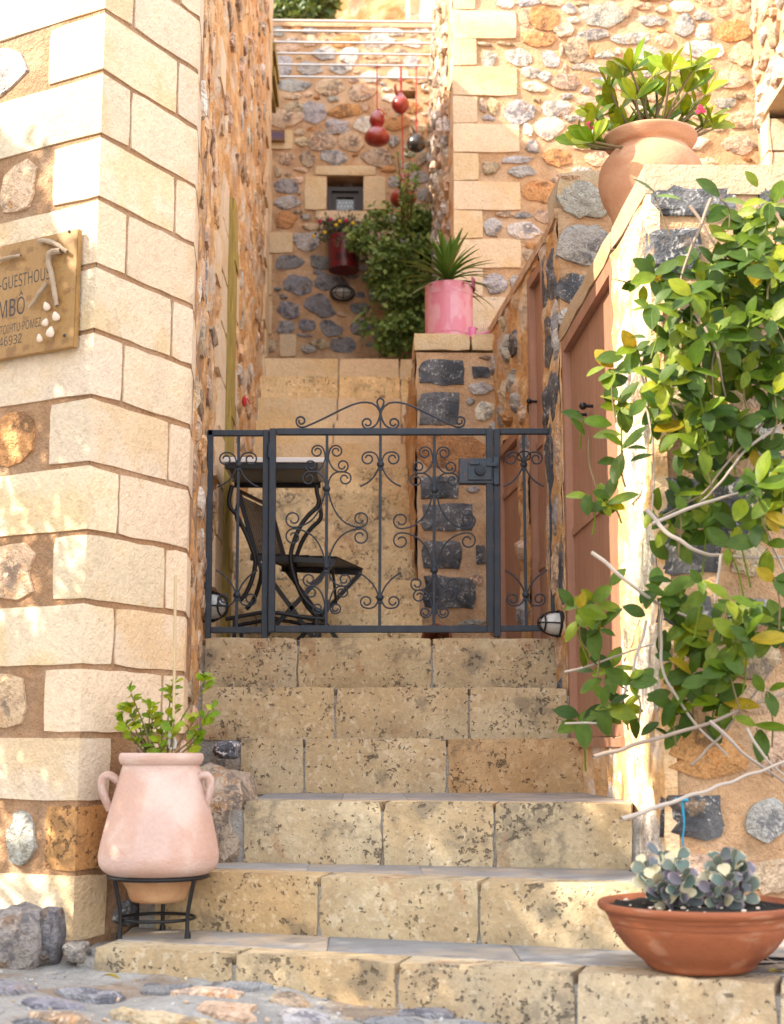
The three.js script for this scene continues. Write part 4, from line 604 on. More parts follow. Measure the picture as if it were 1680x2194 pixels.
// ------------------------------------------------------------------ iron gate
const GD = 5.66, G5 = (x, y, o = 0) => { const v = P((750 + 0.952 * x) / 1.867, (1500 + 0.952 * y) / 1.867, GD); v.z += o; return v; };
{
  const gate = thing('iron_gate', 'low blue-grey wrought iron gate with scrollwork and side panels across the steps', 'gate', V3(0.05, EYE + HS[6], -GD)), K = 0.00092;
  const rail = (name, x0, y0, x1, y1, w, parent = gate, o = 0) => mesh(name, bar(G5(x0, y0, o), G5(x1, y1, o), w, w, 0.003, V3(0, 0, 1)), M.iron, parent);
  const leafO = 0.012;
  rail('post', 97, 232, 86, 1108, 0.024); rail('post', 331, 232, 324, 1108, 0.025); rail('top_rail', 86, 245, 318, 245, 0.024); rail('bottom_rail', 100, 1072, 312, 1072, 0.024);
  rail('post', 1299, 228, 1302, 1100, 0.027); rail('post', 1527, 226, 1541, 1095, 0.022); rail('top_rail', 1314, 238, 1516, 238, 0.024); rail('bottom_rail', 1316, 1066, 1530, 1064, 0.024);
  const leaf = sub('gate_leaf', G5(811, 650), gate);
  rail('frame', 360, 229, 354, 1082, 0.027, leaf, leafO); rail('frame', 1267, 229, 1270, 1083, 0.027, leaf, leafO); rail('frame', 375, 242, 1253, 242, 0.027, leaf, leafO); rail('frame', 369, 1069, 1256, 1069, 0.028, leaf, leafO);
  const bars = [[587, 256, 583, 1056, leaf], [811, 256, 807, 1056, leaf], [1037, 256, 1035, 1056, leaf], [216, 258, 206, 1060, gate], [1412, 252, 1424, 1056, gate]];
  for (const [a, b, c, d, p] of bars) mesh('bar', bar(G5(a, b, p === leaf ? leafO : 0), G5(c, d, p === leaf ? leafO : 0), 0.0115, 0.0115, 0.002, V3(0, 0, 1)), M.iron, p);
  const knob = (x, y, p = leaf, r = 0.0155) => mesh('boss', [ball(G5(x, y, p === leaf ? leafO : 0), r, 1, 0.95, 1, 10), bar(G5(x, y + 16, p === leaf ? leafO : 0), G5(x, y + 26, p === leaf ? leafO : 0), 0.017, 0.017, 0.002, V3(0, 0, 1))], M.iron, p);
  for (const [x, y] of [[811, 378], [808, 936], [585, 480], [1037, 486], [584, 806], [1036, 823]]) knob(x, y);
  knob(213, 378, gate); knob(208, 924, gate); knob(1413, 376, gate); knob(1422, 924, gate);
  // a scroll: from a start point by a control point into a curl (centre, radius, turning sense, turns)
  const scroll = (s, c, m, r, sg, turns = 1.25) => {
    const dx = c[0] - m[0], dy = c[1] - m[1], D = Math.hypot(dx, dy), base = Math.atan2(dy, dx), th0 = base - sg * Math.acos(Math.min(1, r / D)) * -1, pts = [];
    const e = [m[0] + r * Math.cos(th0), m[1] + r * Math.sin(th0)];
    for (let i = 0; i < 9; i++) { const t = i / 9; pts.push([(1 - t) ** 2 * s[0] + 2 * t * (1 - t) * c[0] + t * t * e[0], (1 - t) ** 2 * s[1] + 2 * t * (1 - t) * c[1] + t * t * e[1]]); }
    for (let i = 0; i <= 16; i++) { const t = i / 16, a = th0 + sg * t * turns * 2 * Math.PI, q = r * (1 - 0.62 * Math.pow(t, 1.2)); pts.push([m[0] + q * Math.cos(a), m[1] + q * Math.sin(a)]); }
    return pts;
  };
  const sc = (pts, p = leaf, r = 0.0036) => mesh('scroll', tube(pts.map((q) => G5(q[0], q[1], (p === leaf ? leafO : 0) + 0.002)), r, pts.length * 2, 6), M.iron, p);
  const pair = (x, p, def) => { for (const s of [-1, 1]) { const w = (q) => [x + s * q[0], q[1]]; sc(scroll(w(def[0]), w(def[1]), w(def[2]), def[3], s * def[4], def[5] ?? 1.2), p); } };
  const leg = (x, p, a, b, c) => { for (const s of [-1, 1]) { const pts = []; for (let i = 0; i <= 8; i++) { const t = i / 8; pts.push([x + s * ((1 - t) ** 2 * a[0] + 2 * t * (1 - t) * b[0] + t * t * c[0]), (1 - t) ** 2 * a[1] + 2 * t * (1 - t) * b[1] + t * t * c[1]]); } sc(pts, p); } };
  // single-boss bars: two curls above the top boss, two legs below, mirrored at the bottom
  for (const [x, yt, yb, p] of [[811, 378, 936, leaf], [213, 378, 924, gate], [1413, 376, 924, gate]]) {
    pair(x, p, [[6, yt - 4], [10, yt - 58], [52, yt - 24], 27, 1]); leg(x, p, [6, yt + 8], [24, yt + 70], [86, yt + 93]);
    const xb = p === leaf ? x - 3 : x + (x < 500 ? -5 : 9);
    pair(xb, p, [[6, yb + 4], [14, yb + 56], [56, yb + 18], 26, -1]); leg(xb, p, [6, yb - 8], [22, yb - 66], [88, yb - 104]);
  }
  // double bars: curls above, two large S pairs between the bosses, curls below
  for (const [x, a, b] of [[586, 480, 806], [1037, 486, 823]]) {
    pair(x, leaf, [[6, a - 120], [8, a - 190], [40, a - 156], 24, 1]);
    pair(x, leaf, [[5, a - 130], [24, a - 60], [66, a - 96], 25, -1]);
    pair(x, leaf, [[5, a - 6], [10, a - 84], [76, a - 42], 27, 1]);
    pair(x, leaf, [[6, a + 8], [34, a + 156], [140, a + 128], 34, -1]);
    pair(x, leaf, [[6, b - 8], [28, b - 150], [140, b - 124], 34, 1]);
    pair(x, leaf, [[5, b + 6], [14, b + 84], [74, b + 56], 27, -1]);
    pair(x, leaf, [[5, b + 190], [14, b + 84], [64, b + 108], 26, 1]);
    pair(x, leaf, [[4, b + 140], [12, b + 206], [38, b + 176], 21, -1]);
  }
  // crest on the top rail
  for (const s of [-1, 1]) {
    const w = (x, y) => [811 + s * x, y], q = [w(0, 178), w(6, 150), w(30, 124), w(66, 118), w(110, 126), w(170, 152), w(250, 192), w(318, 222)];
    sc(q, leaf, 0.0042); sc(scroll(w(318, 222), w(352, 226), w(333, 197), 20, -s * 1, 1.1), leaf, 0.0042);
    sc(scroll(w(0, 150), w(4, 226), w(55, 205), 23, -s, 1.2), leaf, 0.0042);
    sc([w(0, 152), w(12, 128), w(14, 112), w(0, 100)], leaf, 0.0042);
  }
  mesh('crest_stem', bar(G5(811, 232, leafO), G5(811, 150, leafO), 0.008, 0.008, 0.002, V3(0, 0, 1)), M.iron, leaf);
  // lock
  const lk = sub('lock_box', G5(1210, 408, 0.02), leaf);
  const lb = (x0, y0, x1, y1, z0, z1, n) => { const a = G5(x0, y1), b = G5(x1, y0); mesh(n, box(a.x, b.x, a.y, b.y, a.z + z0, a.z + z1, 0.003), M.iron, lk); };
  lb(1140, 355, 1282, 460, -0.02, 0.028, 'case'); lb(1176, 372, 1276, 448, 0.029, 0.036, 'cover_plate'); lb(1180, 372, 1225, 386, 0.037, 0.043, 'latch'); lb(1252, 376, 1300, 392, 0.037, 0.043, 'bolt');
  mesh('cylinder', [norm(new THREE.CylinderGeometry(0.020, 0.022, 0.014, 20).rotateX(Math.PI / 2)), norm(new THREE.CylinderGeometry(0.011, 0.012, 0.022, 16).rotateX(Math.PI / 2))].map((g) => { const c = G5(1226, 408, 0.044); return g.translate(c.x, c.y, c.z); }), M.iron, lk);
  mesh('strike_plate', (() => { const a = G5(1284, 465), b = G5(1308, 350); return box(a.x, b.x, a.y, b.y, a.z - 0.02, a.z + 0.024, 0.003); })(), M.iron, gate);
  for (const [y0, y1] of [[300, 352], [940, 1000]]) mesh('hinge', [norm(new THREE.CylinderGeometry(0.008, 0.008, G5(0, y0).y - G5(0, y1).y, 10)).translate(...G5(345, (y0 + y1) / 2, 0.02).toArray()), ball(G5(345, y0 - 4, 0.02), 0.008, 1, 1, 1, 8)], M.iron, gate);
  for (const [x, y] of [[70, 884], [1560, 880], [1550, 330], [82, 345]]) { const c = G5(x, y); mesh('wall_bracket', box(c.x - 0.017, c.x + 0.017, c.y - 0.013, c.y + 0.013, c.z - 0.016, c.z + 0.01, 0.003), M.iron, gate); }
  { const c = G5(1412, 345, 0.012), pts = []; for (let i = 0; i <= 12; i++) { const a = i / 12 * 6.6 - 0.6; pts.push(V3(c.x + 0.026 * Math.cos(a), c.y + 0.020 * Math.sin(a), c.z + 0.014 * Math.sin(a * 1.5))); } tag(mesh('wire_loop', tube(pts, 0.003, 30, 5), M.blackIron), 'loop of black wire slung over a boss of the right gate panel', 'wire'); }
}
// ------------------------------------------------------------------ bulkhead lamps
function bulkhead(label, c, axis, rx, ry, dep) {
  const t = thing('bulkhead_lamp', label, 'lamp', c, 'caged wall lamps'); const m4 = new THREE.Matrix4(), z = axis.clone().normalize(), x = V3(0, 1, 0).cross(z).normalize(), y = z.clone().cross(x); m4.makeBasis(x, y, z).setPosition(c);
  const pl = (g) => norm(g).applyMatrix4(m4);
  mesh('base', [pl(new THREE.CylinderGeometry(1, 1.04, 0.03, 28).rotateX(Math.PI / 2).scale(rx, ry, 1).translate(0, 0, -0.012)), pl(new THREE.CylinderGeometry(0.55, 0.8, 0.03, 20).rotateX(Math.PI / 2).scale(rx, ry, 1).translate(0, 0, -0.04))], M.blackIron, t);
  const gl = new THREE.SphereGeometry(1, 28, 12, 0, Math.PI * 2, 0, Math.PI / 2).rotateX(Math.PI / 2), p = gl.attributes.position; for (let i = 0; i < p.count; i++) { const k = 1 + 0.025 * Math.cos(Math.round(p.getX(i) * 14) * Math.PI); p.setXYZ(i, p.getX(i) * rx * 0.84 * k, p.getY(i) * ry * 0.84, p.getZ(i) * dep); } gl.computeVertexNormals();
  mesh('glass_dome', pl(gl), M.frost, t);
  mesh('bulb_holder', pl(new THREE.SphereGeometry(1, 12, 8).scale(rx * 0.4, ry * 0.4, dep * 0.5).translate(0, 0, dep * 0.35)), M.steel, t);
  const arc = (vert) => { const q = []; for (let i = 0; i <= 12; i++) { const a = Math.PI * i / 12; q.push(V3(vert ? 0 : Math.cos(a) * rx * 0.93, vert ? Math.cos(a) * ry * 0.93 : 0, Math.sin(a) * dep * 1.1 + 0.004).applyMatrix4(m4)); } return tube(q, 0.0034, 24, 6); };
  const ring = (k, zz) => { const q = []; for (let i = 0; i <= 24; i++) { const a = Math.PI * 2 * i / 24; q.push(V3(Math.cos(a) * rx * k, Math.sin(a) * ry * k, zz).applyMatrix4(m4)); } return tube(q, 0.0036, 48, 6); };
  mesh('cage', [arc(true), arc(false), ring(0.99, 0.006), ring(0.66, dep * 0.85)], M.blackIron, t);
  return t;
}
bulkhead('black caged lamp with ribbed white dome at the right foot of the gate', P(1199, 1337, 5.5), V3(-1, 0.05, 0.12), 0.052, 0.052, 0.075);
bulkhead('black caged lamp low on the wall behind the left gate panel', P(452, 1300, 5.80), V3(1, -0.02, 0.45), 0.062, 0.062, 0.065);
bulkhead('oval black caged lamp on the back wall below the red pot', P(734, 628, BD - 0.03), V3(0.1, -0.25, 1), 0.095, 0.062, 0.09);
// ------------------------------------------------------------------ folding table and chair behind the gate
const Z2 = (x, y, d) => P((800 + 0.41 * x) / 1.867, (1700 + 0.41 * y) / 1.867, d);
{
  const a = Z2(218, 312, 5.95), b = Z2(1218, 345, 5.95), d0 = 5.95, d1 = 6.42;
  const t = thing('bistro_table', 'small folding table with pale top and curved dark iron legs behind the gate', 'table', V3((a.x + b.x) / 2, EYE + HS[6], -6.2));
  mesh('table_top', box(a.x, b.x, a.y - 0.022, a.y, -d1, -d0, 0.004), M.white, t);
  mesh('under_frame', [box(a.x + 0.012, b.x - 0.03, a.y - 0.05, a.y - 0.0225, -d0 - 0.03, -d0 - 0.008, 0.002), box(a.x + 0.012, b.x - 0.03, a.y - 0.05, a.y - 0.0225, -d1 + 0.008, -d1 + 0.03, 0.002), box(a.x + 0.02, b.x - 0.04, a.y - 0.034, a.y - 0.0225, -d1 + 0.031, -d0 - 0.031)], M.blackIron, t);
  const flat = (pts, w) => { const g = tube(pts, w, pts.length * 5, 6); return g; };
  const LL = [[318, 590], [300, 650], [285, 740], [300, 810], [360, 880], [430, 1020], [505, 1200], [540, 1330], [510, 1500], [450, 1640], [385, 1720]], RL = [[1140, 590], [1140, 650], [1160, 740], [1145, 800], [1070, 870], [985, 980], [910, 1160], [885, 1290], [920, 1480], [990, 1650], [1090, 1770], [1200, 1825]];
  for (const [list, d] of [[LL, 6.0], [RL, 6.0], [LL, 6.36], [RL, 6.36]]) mesh('leg', flat(list.map(([x, y]) => { const v = Z2(x, y, 6.0); v.z = -d; return v; }), 0.0105), M.blackIron, t);
  for (const d of [6.0, 6.36]) mesh('foot_bar', flat([[250, 1895], [420, 1862], [620, 1830], [760, 1835], [980, 1870], [1210, 1895]].map(([x, y]) => { const v = Z2(x, y, 6.0); v.z = -d; return v; }), 0.0095), M.blackIron, t);
  const fy = EYE + HS[6]; for (const x of [a.x + 0.06, b.x - 0.03]) for (const d of [6.0, 6.36]) mesh('foot', bar(V3(x, fy + 0.002, -d), V3(x, Z2(0, 1890, 6).y, -d), 0.016, 0.016), M.blackIron, t);
}
{
  const c = thing('bistro_chair', 'black folding iron chair with mesh back and slatted seat under the table', 'chair', V3(-0.35, EYE + HS[6], -6.25));
  const near = 6.1, far = 6.5, q = (x, y, d = near) => { const v = Z2(x, y, near); v.z = -d; v.x += (d - near) * 0.28; return v; };
  for (const d of [near, far]) { mesh('side_rail', bar(q(380, 660, d), q(560, 1320, d), 0.016, 0.022), M.blackIron, c); mesh('leg', bar(q(530, 1290, d), q(1110, 2080, d), 0.016, 0.02), M.blackIron, c); mesh('leg', bar(q(1310, 1340, d), q(620, 2080, d), 0.016, 0.02), M.blackIron, c); mesh('seat_rail', bar(q(490, 1290, d), q(1330, 1330, d), 0.014, 0.028), M.blackIron, c); }
  // woven back: thin strips crossing
  const w = []; for (let i = 0; i <= 13; i++) { const d = lerp(near + 0.015, far - 0.015, i / 13); w.push(bar(q(398, 700, d), q(553, 1280, d), 0.010, 0.004, 0.001)); } for (let j = 0; j <= 26; j++) { const x = lerp(398, 553, j / 26), y = lerp(700, 1280, j / 26); w.push(bar(q(x, y, near + 0.01), q(x, y, far - 0.01), 0.004, 0.006, 0.001)); }
  const mb = mesh('mesh_back', w, plain(0.055, 0.043, 0.040, { roughness: 0.6 }), c);
  for (let i = 0; i < 6; i++) { const x = 600 + i * 135; mesh('seat_slat', bar(q(x, 1262 + i * 6, near - 0.01), q(x, 1262 + i * 6, far + 0.01), 0.055, 0.008, 0.002), M.blackIron, c); }
  mesh('back_rung', [bar(q(372, 640, near), q(372, 640, far), 0.014, 0.014)], M.blackIron, c); mesh('stretcher', bar(q(690, 1870, near), q(690, 1870, far), 0.01, 0.01), M.blackIron, c); mesh('stretcher', bar(q(960, 1870, near), q(960, 1870, far), 0.01, 0.01), M.blackIron, c);
  mesh('brace', bar(q(1290, 1350, near), q(1060, 1650, far), 0.012, 0.012), M.blackIron, c);
}
// ------------------------------------------------------------------ drying rack and gourds
const RK = tanEl(42) * 9.42, rackY = EYE + RK, dOf = (y) => RK / tanEl(y);
{
  const t = thing('drying_rack', 'thin metal clothes drying rack spanning the top of the alley', 'rack', V3(0, rackY, -9.9));
  const rows = [[570, 946, 46], [582, 938, 68], [582, 932, 92], [582, 926, 116], [582, 920, 140], [583, 930, 166]];
  for (const [x0, x1, y] of rows) { const d = dOf(y), a = P(x0, y, d), b = P(x1, y, d); mesh('rod', tube([V3(a.x, rackY, -d), V3(b.x, rackY, -d)], 0.0085, 2, 8), M.steel, t); }
  for (const x of [583, 937]) { const da = dOf(46), db = dOf(172), a = P(x, 46, da); mesh('side_bar', bar(V3(a.x, rackY, -da), V3(P(x > 800 ? 915 : 583, 172, db).x, rackY, -db), 0.012, 0.012), M.steel, t); }
  { const d = dOf(178), v = P(912, 178, d); mesh('wheel', norm(new THREE.TorusGeometry(0.022, 0.008, 8, 16)).translate(v.x, rackY - 0.03, -d), M.steel, t); }
}
{
  const gd = dOf(140), m = gd / F / 0.96;                    // metres per measured unit at the rack's hanging rod
  const hang = (label, x, yTop, prof, mat, cordX = x, tail) => {
    const top = P(cordX, 141, gd), base = P(x, yTop, gd); base.x = P(x, yTop, gd).x;
    const g = thing('hanging_gourd', label, 'gourd', base, 'dyed gourds hanging from the rack');
    mesh('body', lathe(prof.map(([r, y]) => [r * m, -y * m * 1.03]), base, 36), mat, g);
    mesh('cord', [tube([top, base.clone().lerp(top, 0.5), base.clone()], 0.0042, 10, 5), norm(new THREE.TorusGeometry(0.010, 0.004, 6, 12)).translate(top.x, top.y, top.z)], M.redCord, g);
    return [g, base];
  };
  const [g1, b1] = hang('large glossy red gourd of two bulbs hanging leftmost', 808, 235, [[1, -2], [5, 2], [13, 12], [17, 22], [16, 30], [11, 36], [10, 39], [16, 43], [25, 54], [28, 63], [25, 72], [15, 79], [1, 82]], M.gourdRed);
  mesh('binding', [tube([b1.clone().add(V3(0.0, 0.005, 0.01)), b1.clone().add(V3(0.05, -0.05, 0.055)), b1.clone().add(V3(0.04, -0.125, 0.04))], 0.004, 12, 5), norm(new THREE.TorusGeometry(10.8 * m, 0.004, 6, 24).rotateX(Math.PI / 2)).translate(b1.x, b1.y - 38 * m, b1.z)], M.redCord, g1);
  const [g2, b2] = hang('small round red gourd with a stub neck hanging in the middle', 858, 197, [[1, 0], [5, 3], [7, 7], [13, 14], [19, 24], [19, 34], [13, 43], [6, 48], [1, 49]], M.gourdRed, 858);
  mesh('neck', tube([b2.clone().add(V3(-0.02, -0.03, 0)), b2.clone().add(V3(-0.04, 0.03, 0.01)), b2.clone().add(V3(-0.038, 0.055, 0.01))], 0.016, 8, 8, 0.5), M.gourdRed, g2);
  const [g3, b3] = hang('round black gourd with a thin neck hanging rightmost', 892, 286, [[1, 0], [4, 1], [9, 4], [17, 11], [21, 21], [19, 31], [11, 39], [1, 41]], M.gourdBlack);
  mesh('neck', tube([b3.clone().add(V3(-0.005, -0.015, 0)), b3.clone().add(V3(-0.025, 0.03, 0.01)), b3.clone().add(V3(-0.035, 0.055, 0.01))], 0.012, 8, 8, 0.4), M.gourdBlack, g3);
  const [g4, b4] = hang('big red gourd half hidden by the climbing plant, hanging lowest', 864, 372, [[1, -2], [6, 4], [8, 14], [9, 26], [17, 36], [27, 48], [28, 60], [20, 70], [1, 75]], M.gourdRed, 860);
}
// ------------------------------------------------------------------ small things on the back wall
{
  const r = R2(72, 808, 214, 874), t = thing('name_plaque', 'small brown plaque with blue lettering on the back wall left of the gourds', 'plaque', BH.at(r[0], r[2], 0.02));
  mesh('board', slabOn(BH, r[0], r[1], r[2], r[3], 0.014, 0.045), M.board, t);
  const cv = document.createElement('canvas'); cv.width = 512; cv.height = 220; const x = cv.getContext('2d'); x.fillStyle = '#6d4a36'; x.fillRect(0, 0, 512, 220); x.strokeStyle = '#4a2e22'; x.lineWidth = 18; x.strokeRect(0, 0, 512, 220); x.fillStyle = '#27306e'; x.font = 'bold 150px sans-serif'; x.textAlign = 'center'; x.textBaseline = 'middle'; x.fillText('ΚΡΙΧΡΙΠΧ', 256, 118, 470);
  const tx = new THREE.CanvasTexture(cv); tx.colorSpace = THREE.SRGBColorSpace; const g = norm(new THREE.PlaneGeometry(r[1] - r[0] - 0.004, r[3] - r[2] - 0.004)), c = BH.at((r[0] + r[1]) / 2, (r[2] + r[3]) / 2, 0.047); mesh('lettering', g.translate(c.x, c.y, c.z), stdm({ map: tx, roughness: 0.6 }), t);
}
{
  const a = P(574, 80, 9.75), b = P(566, 208, 9.75), t = thing('wooden_shutter', 'open yellow wooden shutter at the top left end of the alley', 'shutter', V3(a.x, b.y, -9.8));
  const w = (y0, y1, d0, d1, x, th, n) => mesh(n, bar(V3(x, y0, -(d0 + d1) / 2), V3(x, y1, -(d0 + d1) / 2), d1 - d0, th, 0.002, V3(1, 0, 0)), M.yellowWood, t);
  const x0 = P(580, 150, 9.7).x, yT = a.y, yB = b.y;
  for (let i = 0; i < 4; i++) w(yB + 0.02 * i, yT, 9.55 + i * 0.15, 9.695 + i * 0.15, x0, 0.03, 'shutter_board');
  for (const y of [yB + 0.12, yT - 0.16]) mesh('batten', bar(V3(x0 + 0.03, y, -9.58), V3(x0 + 0.03, y, -10.1), 0.02, 0.07), M.yellowWood, t);
  mesh('pintle', bar(V3(x0 - 0.09, (yT + yB) / 2, -9.5), V3(x0, (yT + yB) / 2, -9.56), 0.02, 0.02), M.blackIron, t);
}
// ------------------------------------------------------------------ rocks, fallen leaves
function boulder(name, label, c, r, seed, amp = 0.28, mat = M.rock, tone = TONE.g, cat = 'rock') {
  const g0 = mergeVertices(new THREE.IcosahedronGeometry(1, 4).deleteAttribute('normal').deleteAttribute('uv')), p = g0.attributes.position;
  for (let i = 0; i < p.count; i++) { const x = p.getX(i), y = p.getY(i), z = p.getZ(i), m = Math.max(Math.abs(x), Math.abs(y), Math.abs(z)), k = 0.62 + 0.38 / m * 0.8 + amp * f3(x * 1.6 + seed, y * 1.6, z * 1.6, 4); p.setXYZ(i, x * k * r[0], y * k * r[1], z * k * r[2]); }
  const g = toCreasedNormals(g0, 0.35); boxUV(g, seed); paint(g, tone); g.translate(c.x, c.y, c.z);
  return tag(mesh(name, g, mat), label, cat);
}
{
  const b = P(478, 1765, 4.62); boulder('boulder', 'rough grey and ochre rock built in between the corner house and the steps', b, [0.125, 0.19, 0.24], 41, 0.20, M.rock, [0.46, 0.37, 0.29]);
  boulder('wedge_stone', 'small grey slate wedged beside the fifth step above the rough rock', P(487, 1606, 4.95), [0.05, 0.035, 0.08], 8, 0.2, M.dark, [1.8, 1.8, 1.9]);
  boulder('kerb_rock', 'wide cracked grey rock at the foot of the corner house by the left edge', P(30, 2015, 3.86), [0.09, 0.088, 0.10], 12, 0.2, M.rock, [0.30, 0.27, 0.26]);
  boulder('kerb_rock', 'narrow upright dark grey rock beside the foot of the corner house', P(106, 2003, 3.88), [0.040, 0.084, 0.08], 17, 0.16, M.rock, [0.24, 0.23, 0.25]);
  boulder('kerb_rock', 'small pale rubble stone between the upright rock and the bottom step', P(165, 2040, 3.84), [0.035, 0.03, 0.05], 23, 0.25, M.rock, [0.42, 0.38, 0.34]);
}
const fallen = (label, p, a) => { const g = norm(leafGeo(0.042, 0.02, { curl: 0.3, fold: 0.5 })); g.rotateX(-1.45).rotateY(a).translate(p.x, p.y + 0.004, p.z); tag(mesh('fallen_leaf', g, M.leafYellow), label, 'leaf'); };
{ const p = PH(222, 2115, -0.575); p.y = EYE + streetY(p.x, -p.z) + 0.014; fallen('yellow fallen leaf on the street before the bottom step', p, -1.9); fallen('yellow fallen leaf on the bottom step right of the bowl', PH(1648, 2086, HS[1]), -1.2); }
// ------------------------------------------------------------------ terracotta jar on its stand
{
  const jd = 4.0, m = jd / F * 1.015, c = P(338, 1930, jd), yOf = (y) => P(338, y, jd).y;
  const jar = thing('terracotta_jar', 'pale pink terracotta jar with two small handles on a black stand', 'jar', c);
  const prof = [[50, 1931], [57, 1924], [64, 1902], [78, 1884], [100, 1872], [117, 1858], [122.5, 1838], [120, 1812], [111, 1768], [100, 1722], [90, 1682], [82, 1652], [79, 1640], [83, 1636], [87, 1627], [86, 1617], [81, 1613], [74, 1618], [72, 1640], [78, 1660]];
  const jg = paint(lathe(prof.map(([r, y]) => [r * m, yOf(y) - c.y]), c, 72), [1, 1, 1]), jp = jg.attributes.position, jc = jg.attributes.color; for (let i = 0; i < jp.count; i++) { const k = smooth(yOf(1872), yOf(1890), jp.getY(i) + 0.006 * n3(jp.getX(i) * 60, 1, jp.getZ(i) * 60)); jc.setXYZ(i, lerp(1, 0.80, k), lerp(1, 0.62, k), lerp(1, 0.36, k)); }   // the foot is soaked darker
  const body = mesh('body', jg, M.clay, jar);
  mesh('soil', norm(new THREE.CircleGeometry(76 * m, 24).rotateX(-Math.PI / 2)).translate(c.x, yOf(1640), c.z), M.soil, jar);
  for (const s of [-1, 1]) { const h = (x, y, z = 0) => { const v = P(338 + s * x, y, jd); v.z += z; return v; }; mesh('handle', tube([h(84, 1672, 0.02), h(98, 1661, 0.03), h(111, 1664, 0.03), h(116, 1682, 0.03), h(110, 1708, 0.025), h(100, 1734, 0.015)], 0.0115, 30, 10), M.clay, jar); }
  const st = thing('plant_stand', 'black iron three legged stand under the pink jar', 'stand', V3(c.x, EYE + HS[1], c.z));
  const ring = (y, r, t, zk = 1) => { const q = []; for (let i = 0; i < 32; i++) { const a = i / 32 * 2 * Math.PI; q.push(V3(c.x + r * Math.cos(a), yOf(y), c.z + r * zk * Math.sin(a))); } return norm(new THREE.TubeGeometry(new THREE.CatmullRomCurve3(q, true), 64, t, 6, true)); };
  mesh('top_ring', ring(1877, 100 * m, 0.006), M.blackIron, st); mesh('lower_ring', ring(1966, 76 * m, 0.0045), M.blackIron, st);
  for (const a of [0.62, Math.PI - 0.62, -Math.PI / 2]) { const q = (r, y) => V3(c.x + r * m * Math.cos(a), y, c.z + r * m * Math.sin(a)); const leg = mesh('leg', tube([q(99, yOf(1875)), q(92, yOf(1905)), q(84, yOf(1945)), q(82, yOf(1975)), q(84, EYE + HS[1] + 0.006)], 0.0058, 20, 8), M.blackIron, st); mesh('foot', norm(new THREE.CylinderGeometry(0.008, 0.009, 0.016, 10)).translate(...q(84, EYE + HS[1] + 0.008).toArray()), M.blackIron, st); }
  // the plant in it
  const o = P(345, 1634, jd), pl = thing('jade_plant', 'small bright green jade plant growing in the pink jar', 'plant', o);
  const nodes = [[281, 1486], [279, 1522], [263, 1544], [277, 1571], [312, 1589], [321, 1513], [326, 1537], [370, 1464], [372, 1500], [348, 1557], [372, 1550], [339, 1593], [439, 1457], [450, 1522], [415, 1547], [424, 1580], [300, 1560]];
  const lg = [leafGeo(0.042, 0.030, { curl: 0.1, fold: 0.25, tip: 1.5 }), leafGeo(0.036, 0.027, { curl: -0.1, fold: 0.35, tip: 1.5 })];
  nodes.forEach(([x, y], i) => {
    const d = jd + rr(-0.05, 0.06), e = P(x, y, d), ax = e.clone().sub(o).normalize().add(V3(0, 0.6, 0)).normalize();
    mesh('stem', tube([o.clone().add(V3(rr(-0.02, 0.02), 0, rr(-0.02, 0.02))), o.clone().lerp(e, 0.55).add(V3(rr(-0.015, 0.015), -0.012, 0)), e], 0.003, 12, 5, 0.6), M.stem, pl);
    for (let k = 0; k < 9; k++) { const a = k * 2.4, dir = ax.clone().multiplyScalar(rr(0.1, 0.8)).add(V3(Math.cos(a), rr(-0.2, 0.5), Math.sin(a))); leafMesh('leaf', pick(lg), pick(M.leafBright), pl, e.clone().addScaledVector(ax, rr(-0.05, 0.012)), dir, ax.clone().add(rv().multiplyScalar(0.5)).add(V3(-0.2, 0.2, 0.8)), rr(0.7, 1.1)); }
  });
  const cane = [P(376, 1232, 4.05), P(374, 1420, 4.04), P(370, 1632, 4.0)]; const cn = thing('garden_cane', 'thin split cane standing upright in the pink jar', 'cane', cane[2]); mesh('shaft', tube(cane, 0.0042, 8, 6), M.cane, cn);
  mesh('tie', [ball(P(368, 1576, 3.99), 0.012, 0.9, 1.3, 0.7), tube([P(364, 1580, 3.985), P(362, 1592, 3.985), P(366, 1606, 3.985)], 0.005), tube([P(372, 1580, 3.985), P(376, 1592, 3.985), P(374, 1604, 3.985)], 0.005)], M.wick, cn);
}
